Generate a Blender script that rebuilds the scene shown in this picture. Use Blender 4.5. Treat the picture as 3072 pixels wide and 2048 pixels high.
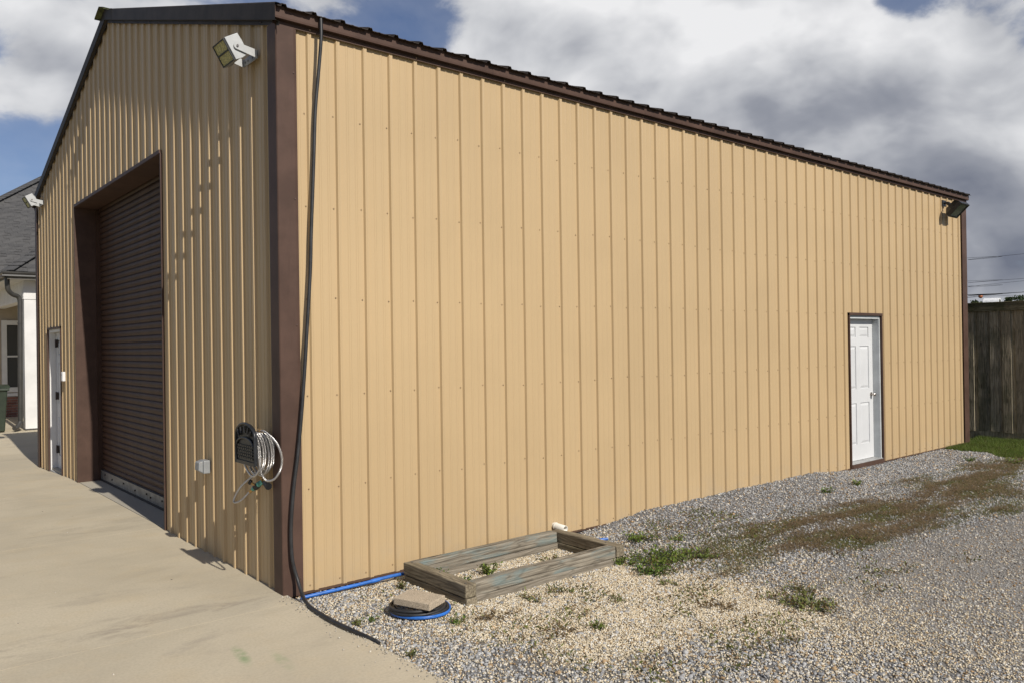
import bpy, bmesh, math, random
import numpy as np
from mathutils import Vector, Matrix
random.seed(7); RNG = np.random.default_rng(7)
for o in list(bpy.data.objects): bpy.data.objects.remove(o)
scn = bpy.context.scene
C = scn.collection

# ------------------------------------------------------------------ camera
cam_d = bpy.data.cameras.new('camera'); cam = bpy.data.objects.new('camera', cam_d); C.objects.link(cam)
cam_d.sensor_width = 36.0; cam_d.lens = 27.99; cam_d.clip_start = 0.05; cam_d.clip_end = 3000
_r = Vector((0.7655343, -0.6432251, -0.0147913)); _u = Vector((0.0089651, -0.0123230, 0.9998839)); _f = Vector((0.6433326, 0.7655780, 0.0036671))
M = Matrix(((_r.x, _u.x, -_f.x, -2.3804), (_r.y, _u.y, -_f.y, -5.3651), (_r.z, _u.z, -_f.z, 1.7400), (0, 0, 0, 1)))
cam.matrix_world = M
scn.camera = cam

# ------------------------------------------------------------------ sun, sky, exposure
SUN_D = Vector((0.047, 1.0, -0.765)).normalized()          # direction the light travels
SUN_EL = math.asin(-SUN_D.z); SUN_ROT = math.atan2(-SUN_D.x, -SUN_D.y)
sd = bpy.data.lights.new('sun', 'SUN'); sd.energy = 5.0; sd.angle = math.radians(0.53); sd.color = (1.0, 0.945, 0.86)
sun = bpy.data.objects.new('sun', sd); C.objects.link(sun)
sun.rotation_euler = SUN_D.to_track_quat('-Z', 'Y').to_euler(); sun.location = (-3, -30, 25)

world = bpy.data.worlds.new('World'); scn.world = world; world.use_nodes = True
vs = scn.view_settings
vs.view_transform = 'Standard'; vs.look = 'None'; vs.exposure = 0.0; vs.gamma = 1.0; vs.use_curve_mapping = False


class NB:
    """small helper for building node trees"""
    def __init__(s, nt): s.nt = nt; s.n = nt.nodes; s.l = nt.links
    def new(s, t, **kw):
        n = s.n.new(t)
        for k, v in kw.items(): setattr(n, k, v)
        return n
    def put(s, sock, v):
        if v is None: return
        if hasattr(v, 'is_linked') or isinstance(v, bpy.types.NodeSocket): s.l.new(v, sock)
        elif isinstance(v, (tuple, list)):
            sock.default_value = tuple(v) + ((1.0,) if sock.type == 'RGBA' and len(v) == 3 else ())
        else: sock.default_value = v
    def math(s, op, a, b=None, c=None, clamp=False):
        n = s.new('ShaderNodeMath', operation=op, use_clamp=clamp)
        s.put(n.inputs[0], a); s.put(n.inputs[1], b); s.put(n.inputs[2], c)
        return n.outputs[0]
    def vmath(s, op, a, b=None, out=0, scale=None):
        n = s.new('ShaderNodeVectorMath', operation=op)
        s.put(n.inputs[0], a); s.put(n.inputs[1], b)
        if scale is not None: s.put(n.inputs['Scale'], scale)
        return n.outputs[out]
    def mapr(s, v, a, b, c=0.0, d=1.0, smooth=True):
        n = s.new('ShaderNodeMapRange', interpolation_type='SMOOTHSTEP' if smooth else 'LINEAR')
        s.put(n.inputs['Value'], v)
        for k, x in zip(('From Min', 'From Max', 'To Min', 'To Max'), (a, b, c, d)): n.inputs[k].default_value = x
        return n.outputs[0]
    def noise(s, vec, scale, detail=4.0, rough=0.55, dist=0.0, lac=2.0):
        n = s.new('ShaderNodeTexNoise'); s.put(n.inputs['Vector'], vec)
        for k, x in (('Scale', scale), ('Detail', detail), ('Roughness', rough), ('Distortion', dist), ('Lacunarity', lac)): n.inputs[k].default_value = x
        return n.outputs[0]
    def mix(s, f, a, b, blend='MIX'):
        n = s.new('ShaderNodeMix', data_type='RGBA', blend_type=blend)
        s.put(n.inputs[0], f); s.put(n.inputs[6], a); s.put(n.inputs[7], b)
        return n.outputs[2]
    def coord(s, which='Object'): return s.new('ShaderNodeTexCoord').outputs[which]
    def mapping(s, vec, scale=(1, 1, 1), loc=(0, 0, 0), rot=(0, 0, 0)):
        n = s.new('ShaderNodeMapping'); s.put(n.inputs['Vector'], vec)
        n.inputs['Scale'].default_value = scale; n.inputs['Location'].default_value = loc; n.inputs['Rotation'].default_value = rot
        return n.outputs[0]
    def bump(s, h, strength, dist=0.01):
        n = s.new('ShaderNodeBump'); s.put(n.inputs['Height'], h)
        n.inputs['Strength'].default_value = strength; n.inputs['Distance'].default_value = dist
        return n.outputs[0]


def build_world():
    b = NB(world.node_tree); b.n.clear()
    d = b.coord('Generated')
    sky = b.new('ShaderNodeTexSky'); sky.sky_type = 'NISHITA'; sky.sun_disc = False
    sky.sun_elevation = SUN_EL; sky.sun_rotation = SUN_ROT
    sky.air_density = 1.0; sky.dust_density = 0.25; sky.ozone_density = 4.5
    bg_sky = b.new('ShaderNodeBackground'); b.put(bg_sky.inputs[0], b.mix(1.0, sky.outputs[0], (1.06, 0.97, 1.04), 'MULTIPLY')); bg_sky.inputs[1].default_value = 0.07
    # cumulus field, built on the view direction
    wob = b.new('ShaderNodeTexNoise'); b.put(wob.inputs['Vector'], d); wob.inputs['Scale'].default_value = 5.0; wob.inputs['Detail'].default_value = 3.0
    q = b.vmath('ADD', d, b.vmath('SCALE', b.vmath('SUBTRACT', wob.outputs['Color'], (0.5, 0.5, 0.5)), None, scale=0.07))
    q = b.vmath('MULTIPLY', q, (1.0, 1.0, 1.7))
    n1 = b.noise(q, 4.2, 12.0, 0.595)
    n2 = b.noise(b.vmath('ADD', q, (-0.010, -0.022, 0.060)), 4.2, 12.0, 0.595)
    big = b.noise(b.vmath('ADD', q, (3.3, 1.7, 0.4)), 1.6, 3.0, 0.5)
    dens = b.math('ADD', n1, b.math('MULTIPLY', b.math('SUBTRACT', big, 0.5), 0.6))
    def blob(c, r, w):
        L = b.vmath('DISTANCE', d, c, out=1)
        g = b.math('POWER', 2.718, b.math('MULTIPLY', b.math('MULTIPLY', L, L), -1.0 / (r * r)))
        return b.math('MULTIPLY', g, w)
    for c, r, w in CLOUD_BLOBS: dens = b.math('ADD', dens, blob(c, r, w))
    cover = b.mapr(dens, 0.53, 0.67)
    # sunlit tops and edges, shaded bases: compare density here with density towards the sun
    n1s = b.noise(q, 4.2, 4.5, 0.52); n2s = b.noise(b.vmath('ADD', q, (-0.014, -0.030, 0.085)), 4.2, 4.5, 0.52)
    lit = b.math('ADD', b.math('MULTIPLY', b.math('SUBTRACT', n1s, n2s), 0.72), b.math('MULTIPLY', b.math('SUBTRACT', n1, n2), 0.30))
    shade = b.math('ADD', b.math('MULTIPLY', lit, 2.2), 0.765)
    shade = b.math('SUBTRACT', shade, b.math('MULTIPLY', b.math('SUBTRACT', dens, 0.62), 0.42))
    for c, r, w in CLOUD_DARK: shade = b.math('SUBTRACT', shade, blob(c, r, w))
    t = b.math('MULTIPLY', shade, 1.0, clamp=True)
    ramp = b.new('ShaderNodeValToRGB'); b.put(ramp.inputs[0], t)
    cr = ramp.color_ramp; cr.elements[0].position = 0.0; cr.elements[0].color = (0.165, 0.182, 0.235, 1)
    cr.elements[1].position = 1.0; cr.elements[1].color = (0.86, 0.86, 0.87, 1)
    e = cr.elements.new(0.38); e.color = (0.32, 0.335, 0.38, 1)
    e = cr.elements.new(0.70); e.color = (0.60, 0.61, 0.635, 1)
    bg_c = b.new('ShaderNodeBackground'); b.put(bg_c.inputs[0], ramp.outputs[0]); bg_c.inputs[1].default_value = 1.0
    mx = b.new('ShaderNodeMixShader'); b.put(mx.inputs[0], b.math('ADD', b.math('MULTIPLY', cover, 0.83), b.math('MULTIPLY', b.mapr(dens, 0.25, 0.60), 0.15)))
    b.l.new(bg_sky.outputs[0], mx.inputs[1]); b.l.new(bg_c.outputs[0], mx.inputs[2])
    out = b.new('ShaderNodeOutputWorld'); b.l.new(mx.outputs[0], out.inputs[0])

CLOUD_BLOBS = [((0.196, 0.925, 0.345), 0.13, 0.12), ((0.155, 0.945, 0.275), 0.075, 0.15), ((0.32, 0.88, 0.37), 0.13, 0.11),
               ((0.17, 0.965, 0.19), 0.10, -0.20), ((0.505, 0.772, 0.39), 0.055, -0.16), ((0.61, 0.71, 0.35), 0.12, 0.24),
               ((0.772, 0.522, 0.33), 0.2, 0.26), ((0.718, 0.625, 0.28), 0.2, 0.2), ((0.857, 0.376, 0.362), 0.05, -0.42),
               ((0.9, 0.38, 0.24), 0.15, 0.28), ((0.935, 0.33, 0.10), 0.16, 0.20), ((0.945, 0.30, 0.12), 0.10, 0.14), ((0.42, 0.83, 0.40), 0.07, 0.14), ((0.10, 0.95, 0.31), 0.03, -0.16)]
CLOUD_DARK = [((0.859, 0.452, 0.21), 0.12, 0.16), ((0.933, 0.322, 0.165), 0.085, 0.25), ((0.60, 0.71, 0.38), 0.16, -0.20), ((0.76, 0.53, 0.38), 0.18, -0.26), ((0.94, 0.328, 0.10), 0.035, -0.10), ((0.95, 0.30, 0.05), 0.06, 0.28), ((0.93, 0.36, 0.06), 0.05, 0.22),
              ((0.72, 0.62, 0.24), 0.12, 0.08), ((0.27, 0.89, 0.36), 0.15, 0.26)]
build_world()

# ------------------------------------------------------------------ materials
MATS = {}
def mat(name):
    m = bpy.data.materials.new(name); m.use_nodes = True; m.node_tree.nodes.clear()
    b = NB(m.node_tree)
    p = b.new('ShaderNodeBsdfPrincipled'); o = b.new('ShaderNodeOutputMaterial'); b.l.new(p.outputs[0], o.inputs[0])
    MATS[name] = m
    return m, b, p
def simple(name, col, rough=0.5, metal=0.0, var=0.08, vscale=6.0, bump=0.0, bscale=80.0, spec=0.5, grime=0.0):
    m, b, p = mat(name)
    co = b.coord('Object')
    n = b.noise(co, vscale, 5.0, 0.6)
    lo = tuple(c * (1 - var * 1.6) for c in col); hi = tuple(min(1, c * (1 + var * 1.6)) for c in col)
    c = b.mix(b.mapr(n, 0.3, 0.7), lo, hi)
    if grime:
        g = b.noise(b.mapping(co, (9, 9, 1.2)), 3.0, 6.0, 0.65)
        c = b.mix(b.math('MULTIPLY', b.mapr(g, 0.52, 0.75), grime), c, tuple(x * 0.45 for x in col))
    b.put(p.inputs['Base Color'], c)
    p.inputs['Roughness'].default_value = rough; p.inputs['Metallic'].default_value = metal
    p.inputs['Specular IOR Level'].default_value = spec
    if bump: b.put(p.inputs['Normal'], b.bump(b.noise(co, bscale, 4.0, 0.6), bump, 0.004))
    return m

def mat_tan():
    m, b, p = mat('tan_painted_steel')
    co = b.coord('Object')
    col = (0.434, 0.315, 0.174)
    big = b.noise(co, 0.7, 4.0, 0.55)
    c = b.mix(b.mapr(big, 0.3, 0.7), tuple(x * 0.955 for x in col), tuple(x * 1.035 for x in col))
    # faint vertical run-off streaks and chalky specks
    st = b.noise(b.mapping(co, (16, 16, 0.35)), 2.2, 6.0, 0.65)
    c = b.mix(b.math('MULTIPLY', b.mapr(st, 0.55, 0.8), 0.10), c, (0.33, 0.245, 0.145))
    sp = b.noise(co, 95, 2.0, 0.5)
    c = b.mix(b.math('MULTIPLY', b.mapr(sp, 0.74, 0.80), 0.22), c, (0.60, 0.50, 0.35))
    z = b.new('ShaderNodeSeparateXYZ'); b.put(z.inputs[0], co)
    spl = b.math('MULTIPLY', b.mapr(z.outputs[2], 0.45, 0.02), b.mapr(b.noise(co, 5.0, 6.0, 0.7), 0.42, 0.68))
    c = b.mix(b.math('MULTIPLY', spl, 0.35), c, (0.36, 0.29, 0.20))
    rv = b.new('ShaderNodeObjectInfo').outputs['Random']
    hs = b.new('ShaderNodeHueSaturation'); b.put(hs.inputs['Color'], c); b.put(hs.inputs['Value'], b.math('ADD', b.math('MULTIPLY', rv, 0.05), 0.975))
    b.put(p.inputs['Base Color'], hs.outputs[0])
    p.inputs['Roughness'].default_value = 0.46; p.inputs['Specular IOR Level'].default_value = 0.4
    b.put(p.inputs['Normal'], b.bump(b.noise(b.mapping(co, (1.5, 1.5, 0.5)), 3.0, 3.0, 0.5), 0.22, 0.02))
    return m

def mat_concrete(name, base, stain=1.0):
    m, b, p = mat(name)
    co = b.coord('Object')
    n0 = b.noise(co, 0.55, 6.0, 0.6, 0.4)
    n1 = b.noise(co, 2.6, 7.0, 0.62)
    n2 = b.noise(co, 60, 4.0, 0.6)
    c = b.mix(b.mapr(n0, 0.3, 0.7), tuple(x * 0.86 for x in base), tuple(x * 1.10 for x in base))
    c = b.mix(b.math('MULTIPLY', b.mapr(n1, 0.45, 0.75), 0.35), c, (base[0] * 1.02, base[1] * 0.93, base[2] * 0.78))
    # broom strokes run across the drive, dark tyre and water stains follow them
    br = b.noise(b.mapping(co, (0.7, 2.6, 1), rot=(0, 0, 0.10)), 1.2, 8.0, 0.66, 0.9)
    c = b.mix(b.math('MULTIPLY', b.mapr(br, 0.50, 0.74), 0.26 * stain), c, tuple(x * 0.55 for x in base))
    c = b.mix(b.math('MULTIPLY', b.mapr(n2, 0.35, 0.75), 0.42), c, tuple(x * 0.70 for x in base))
    if stain:
        n3 = b.noise(b.mapping(co, (1, 2.2, 1), (2.2, 1.1, 0)), 1.1, 8.0, 0.68, 0.8)
        c = b.mix(b.math('MULTIPLY', b.mapr(n3, 0.54, 0.76), 0.34), c, (0.19, 0.165, 0.14))
        sxa = b.new('ShaderNodeSeparateXYZ'); b.put(sxa.inputs[0], b.new('ShaderNodeNewGeometry').outputs['Position'])
        def band(y0, w):   # tyre and drip smears along the slab joint
            return b.mapr(b.math('ABSOLUTE', b.math('SUBTRACT', sxa.outputs[1], y0)), w, 0.0)
        sm = b.math('MULTIPLY', b.math('ADD', band(0.05, 0.42), b.math('MULTIPLY', band(3.3, 0.6), 0.6)), b.mapr(b.noise(b.mapping(co, (1.1, 3.0, 1)), 2.0, 8.0, 0.7, 0.6), 0.46, 0.68))
        c = b.mix(b.math('MULTIPLY', sm, 0.45, clamp=True), c, (0.165, 0.135, 0.11))
        # spilled green paint mist
        sx = b.new('ShaderNodeSeparateXYZ'); b.put(sx.inputs[0], b.new('ShaderNodeNewGeometry').outputs['Position'])
        def near(x0, y0, rx, ry, sk):
            dx = b.math('DIVIDE', b.math('SUBTRACT', b.math('SUBTRACT', sx.outputs[0], x0), b.math('MULTIPLY', b.math('SUBTRACT', sx.outputs[1], y0), sk)), rx)
            dy = b.math('DIVIDE', b.math('SUBTRACT', sx.outputs[1], y0), ry)
            r = b.math('SQRT', b.math('ADD', b.math('MULTIPLY', dx, dx), b.math('MULTIPLY', dy, dy)))
            return b.mapr(r, 1.0, 0.1)
        g = b.math('ADD', near(-0.665, -0.90, 0.05, 0.22, 0.12), b.math('MULTIPLY', near(-0.52, -1.12, 0.05, 0.22, 0.1), 0.5))
        g = b.math('MULTIPLY', g, b.mapr(b.noise(co, 14, 5.0, 0.6), 0.3, 0.62))
        c = b.mix(b.math('MULTIPLY', g, 0.68, clamp=True), c, (0.13, 0.23, 0.085))
    b.put(p.inputs['Base Color'], c)
    p.inputs['Roughness'].default_value = 0.88
    h = b.math('ADD', b.math('MULTIPLY', n2, 0.6), b.math('MULTIPLY', b.noise(b.mapping(co, (4, 40, 4)), 6.0, 3.0), 0.6))
    b.put(p.inputs['Normal'], b.bump(h, 0.35, 0.004))
    return m

def mat_attr(name, rough=0.85, bump=0.0, bscale=200, spec=0.3, trans=0.0, tint=None):
    m, b, p = mat(name)
    a = b.new('ShaderNodeAttribute'); a.attribute_name = 'col'
    c = a.outputs['Color']
    n = b.noise(b.coord('Object'), bscale, 3.0, 0.6)
    c = b.mix(b.math('MULTIPLY', b.mapr(n, 0.3, 0.7), 0.35), c, (0.5, 0.5, 0.5), 'MULTIPLY') if bump else c
    b.put(p.inputs['Base Color'], c); p.inputs['Roughness'].default_value = rough; p.inputs['Specular IOR Level'].default_value = spec
    if bump: b.put(p.inputs['Normal'], b.bump(n, bump, 0.006))
    if trans:
        tb = b.new('ShaderNodeBsdfTranslucent'); b.put(tb.inputs[0], c)
        mx = b.new('ShaderNodeMixShader'); mx.inputs[0].default_value = trans
        b.l.new(p.outputs[0], mx.inputs[1]); b.l.new(tb.outputs[0], mx.inputs[2])
        o = [x for x in b.n if x.type == 'OUTPUT_MATERIAL'][0]; b.l.new(mx.outputs[0], o.inputs[0])
    return m

def mat_wood(name, light, dark, tint=None, along=(1, 0, 0), tintamt=0.6, moss=0.0, knots=True):
    """weathered timber; grain runs along the given axis of the object"""
    m, b, p = mat(name)
    co = b.coord('Object')
    rnd = b.new('ShaderNodeObjectInfo').outputs['Random']
    off = b.vmath('SCALE', (13.1, 7.7, 5.3), None, scale=rnd)
    q = b.vmath('ADD', co, off)
    sc = tuple(0.8 if a else 24.0 for a in along)
    g = b.noise(b.mapping(q, sc), 3.0, 8.0, 0.65, 0.5)
    w = b.noise(b.mapping(q, tuple(0.9 if a else 7.0 for a in along)), 2.0, 1.0, 0.4, 0.3)
    ring = b.math('PINGPONG', b.math('MULTIPLY', w, 14.0), 1.0)
    c = b.mix(b.mapr(g, 0.3, 0.7), dark, light)
    c = b.mix(b.math('MULTIPLY', b.mapr(ring, 0.55, 1.0), 0.45), c, tuple(x * 0.62 for x in dark))
    if tint:
        t = b.noise(b.mapping(q, tuple(1.3 if a else 5 for a in along)), 2.2, 5.0, 0.6, 0.5)
        c = b.mix(b.math('MULTIPLY', b.mapr(t, 0.46, 0.66), tintamt), c, tint)
    if moss:
        t = b.noise(q, 2.3, 6.0, 0.6)
        c = b.mix(b.math('MULTIPLY', b.mapr(t, 0.45, 0.65), moss), c, (0.045, 0.055, 0.018))
    if knots:
        v = b.new('ShaderNodeTexVoronoi'); b.put(v.inputs['Vector'], b.mapping(q, tuple(1.3 if a else 4.5 for a in along))); v.inputs['Scale'].default_value = 1.5
        c = b.mix(b.math('MULTIPLY', b.mapr(v.outputs['Distance'], 0.13, 0.05), 0.75), c, tuple(x * 0.35 for x in dark))
    hs = b.new('ShaderNodeHueSaturation'); b.put(hs.inputs['Color'], c); b.put(hs.inputs['Value'], b.math('ADD', b.math('MULTIPLY', rnd, 0.4), 0.8))
    b.put(p.inputs['Base Color'], hs.outputs[0]); p.inputs['Roughness'].default_value = 0.9; p.inputs['Specular IOR Level'].default_value = 0.2
    b.put(p.inputs['Normal'], b.bump(b.math('ADD', g, b.math('MULTIPLY', ring, 0.5)), 0.55, 0.006))
    return m

mat_tan()
simple('bronze_trim', (0.074, 0.044, 0.033), 0.55, 0.0, 0.10, 4.0, 0.05, 30, 0.20, 0.25)
simple('bronze_roof', (0.044, 0.036, 0.030), 0.55, 0.0, 0.15, 5.0, 0.0, 60, 0.12, 0.4)
simple('bronze_door', (0.056, 0.030, 0.020), 0.55, 0.0, 0.14, 3.0, 0.06, 25, 0.22, 0.3)
simple('mossy_metal', (0.075, 0.085, 0.030), 0.85, 0.0, 0.4, 9.0, 0.5, 60)
simple('screw_tan', (0.30, 0.21, 0.12), 0.5, 0.2, 0.2, 30)
simple('screw_bronze', (0.11, 0.07, 0.055), 0.4, 0.2, 0.2, 30)
simple('galvanized', (0.20, 0.205, 0.205), 0.42, 0.55, 0.18, 14.0, 0.1, 40)
simple('zinc_dull', (0.36, 0.36, 0.35), 0.5, 0.25, 0.15, 12.0, 0.05, 50)
simple('door_white', (0.56, 0.565, 0.565), 0.42, 0.0, 0.025, 2.0, 0.03, 60, 0.5, 0.06)
simple('frame_grey', (0.50, 0.52, 0.52), 0.5, 0.0, 0.06, 5.0, 0.0, 60, 0.5, 0.2)
simple('house_white', (0.62, 0.61, 0.59), 0.65, 0.0, 0.04, 3.0, 0.1, 60)
simple('house_beige', (0.36, 0.30, 0.22), 0.8, 0.0, 0.06, 3.0)
simple('nickel', (0.55, 0.50, 0.45), 0.25, 1.0, 0.05, 20)
simple('rubber_black', (0.018, 0.018, 0.019), 0.52, 0.0, 0.25, 12.0, 0.08, 60, 0.5, 0.0)
simple('plastic_black', (0.014, 0.015, 0.017), 0.40, 0.0, 0.2, 12.0, 0.1, 120)
simple('gasket_black', (0.012, 0.012, 0.013), 0.7)
simple('flood_body', (0.26, 0.27, 0.28), 0.45, 0.3, 0.06, 8.0)
simple('flood_light_grey', (0.40, 0.41, 0.41), 0.45, 0.2, 0.05, 8.0)
simple('flood_black', (0.013, 0.014, 0.015), 0.45, 0.0, 0.2, 12.0)
simple('blue_pipe', (0.022, 0.125, 0.44), 0.38, 0.0, 0.15, 14.0, 0.0, 60, 0.5, 0.5)
simple('pvc', (0.66, 0.63, 0.55), 0.4, 0.0, 0.06, 12.0, 0.0, 60, 0.5, 0.2)
simple('outlet_grey', (0.25, 0.26, 0.265), 0.5, 0.1, 0.06, 14.0)
simple('keypad_white', (0.66, 0.66, 0.66), 0.5, 0.0, 0.03, 14.0)
simple('brass_teal', (0.10, 0.30, 0.25), 0.5, 0.3, 0.35, 50)
simple('brass', (0.42, 0.27, 0.11), 0.35, 0.8, 0.2, 50)
simple('rust_hinge', (0.030, 0.018, 0.015), 0.6, 0.2, 0.3, 40)
simple('bin_green', (0.024, 0.034, 0.021), 0.5, 0.0, 0.12, 8.0)
simple('gutter_dark', (0.045, 0.043, 0.039), 0.42, 0.0, 0.1, 6.0)
simple('mortar', (0.34, 0.32, 0.29), 0.95)
simple('trunk_bark', (0.09, 0.07, 0.05), 0.9, 0.0, 0.2, 8.0)
simple('wire_black', (0.012, 0.012, 0.013), 0.6)
simple('marker_orange', (0.42, 0.135, 0.050), 0.55, 0.0, 0.15, 3.0)
simple('shelter_white', (0.78, 0.78, 0.78), 0.45)
simple('shelter_shade', (0.03, 0.03, 0.035), 0.7)
simple('soil_dark', (0.05, 0.042, 0.032), 0.95, 0.0, 0.3, 20)
mat_concrete('drive_concrete', (0.460, 0.398, 0.288), 1.0)
mat_concrete('sill_concrete', (0.38, 0.345, 0.28), 0.0)
mat_attr('gravel_stone', 0.82, 0.5, 110, 0.3)
mat_attr('gravel_bed', 0.95, 0.9, 140, 0.2)
mat_attr('leafy', 0.6, 0.0, 20, 0.3, 0.28)
mat_attr('dry_stalk', 0.9, 0.0, 20, 0.15)
mat_wood('timber_weathered', (0.31, 0.275, 0.215), (0.085, 0.071, 0.053), (0.145, 0.205, 0.205), (1, 0, 0), 0.60)
mat_wood('timber_end', (0.28, 0.237, 0.165), (0.105, 0.085, 0.058), None, (0, 1, 0), 0.0, 0.22)
mat_wood('timber_base', (0.33, 0.29, 0.23), (0.15, 0.127, 0.095), None, (1, 0, 0))
mat_wood('fence_wood', (0.50, 0.425, 0.305), (0.20, 0.172, 0.115), None, (0, 0, 1), 0.0, 0.45)
mat_wood('fence_cap', (0.22, 0.190, 0.125), (0.10, 0.092, 0.055), None, (0, 1, 0), 0.0, 0.7)

def mat_paver():
    m, b, p = mat('paver_block')
    co = b.coord('Object')
    n = b.noise(co, 160, 3.0, 0.7); n2 = b.noise(co, 14, 4.0, 0.6)
    c = b.mix(b.mapr(n, 0.3, 0.7), (0.27, 0.215, 0.15), (0.58, 0.48, 0.35))
    c = b.mix(b.math('MULTIPLY', b.mapr(n2, 0.4, 0.7), 0.3), c, (0.24, 0.20, 0.15))
    b.put(p.inputs['Base Color'], c); p.inputs['Roughness'].default_value = 0.95
    b.put(p.inputs['Normal'], b.bump(n, 0.9, 0.006))
mat_paver()
def mat_shingle():
    m, b, p = mat('asphalt_shingle')
    rnd = b.new('ShaderNodeObjectInfo').outputs['Random']
    n = b.noise(b.coord('Object'), 130, 3.0, 0.7); n2 = b.noise(b.coord('Object'), 7, 4.0, 0.6)
    c = b.mix(rnd, (0.032, 0.032, 0.034), (0.068, 0.066, 0.065))
    c = b.mix(b.mapr(n, 0.3, 0.7), c, (0.090, 0.088, 0.086)); c = b.mix(b.math('MULTIPLY', b.mapr(n2, 0.4, 0.7), 0.4), c, (0.034, 0.034, 0.036))
    b.put(p.inputs['Base Color'], c); p.inputs['Roughness'].default_value = 0.95
    b.put(p.inputs['Normal'], b.bump(n, 0.6, 0.005))
mat_shingle()
def mat_brick():
    m, b, p = mat('red_brick')
    rnd = b.new('ShaderNodeObjectInfo').outputs['Random']
    c = b.mix(rnd, (0.16, 0.07, 0.05), (0.30, 0.15, 0.11))
    b.put(p.inputs['Base Color'], c); p.inputs['Roughness'].default_value = 0.9
    b.put(p.inputs['Normal'], b.bump(b.noise(b.coord('Object'), 60, 4.0), 0.5, 0.006))
mat_brick()
def mat_hose():
    m, b, p = mat('steel_hose')
    w = b.new('ShaderNodeAttribute'); w.attribute_name = 'along'
    s = b.math('SINE', b.math('MULTIPLY', w.outputs['Fac'], 2 * math.pi / 0.0065))
    p.inputs['Base Color'].default_value = (0.62, 0.60, 0.57, 1); p.inputs['Metallic'].default_value = 0.92; p.inputs['Roughness'].default_value = 0.30
    b.put(p.inputs['Normal'], b.bump(s, 0.7, 0.003))
mat_hose()
def mat_led():
    m, b, p = mat('led_lens')
    v = b.new('ShaderNodeTexVoronoi'); b.put(v.inputs['Vector'], b.coord('Object')); v.inputs['Scale'].default_value = 55.0
    c = b.mix(b.mapr(v.outputs['Distance'], 0.25, 0.6), (0.50, 0.44, 0.20), (0.30, 0.27, 0.14))
    b.put(p.inputs['Base Color'], c); p.inputs['Roughness'].default_value = 0.18; p.inputs['Coat Weight'].default_value = 0.5
mat_led()
def mat_glass(name, col, rough=0.06):
    m, b, p = mat(name)
    p.inputs['Base Color'].default_value = col + (1,); p.inputs['Roughness'].default_value = rough
    p.inputs['Specular IOR Level'].default_value = 0.8
mat_glass('window_glass', (0.05, 0.055, 0.058))
mat_glass('flood_glass', (0.085, 0.090, 0.085), 0.12)
def mat_lawn():
    m, b, p = mat('lawn_ground')
    co = b.coord('Object')
    c = b.mix(b.mapr(b.noise(co, 0.4, 6.0, 0.6), 0.35, 0.65), (0.040, 0.060, 0.014), (0.075, 0.085, 0.028))
    b.put(p.inputs['Base Color'], c); p.inputs['Roughness'].default_value = 0.95
    b.put(p.inputs['Normal'], b.bump(b.noise(co, 30, 5.0, 0.7), 0.8, 0.03))
mat_lawn()

# ------------------------------------------------------------------ mesh helpers
def wloc(o):
    v = Vector((0, 0, 0))
    while o is not None: v = v + o.location; o = o.parent
    return v
def link(name, me, m, parent=None, loc=None):
    o = bpy.data.objects.new(name, me); C.objects.link(o)
    if m and not me.materials: me.materials.append(MATS[m] if isinstance(m, str) else m)
    if parent: o.parent = parent
    if loc is not None: o.location = loc
    return o
def thing(name, label, cat, loc, group=None):
    o = bpy.data.objects.new(name, None); C.objects.link(o); o.location = loc; o.empty_display_size = 0.1
    o['label'] = label; o['category'] = cat
    if group: o['group'] = group
    return o
def tag(o, label, cat, group=None):
    o['label'] = label; o['category'] = cat
    if group: o['group'] = group
    return o
def struct(o, label=None):
    o['kind'] = 'structure'
    if label: o['label'] = label
    return o

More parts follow.
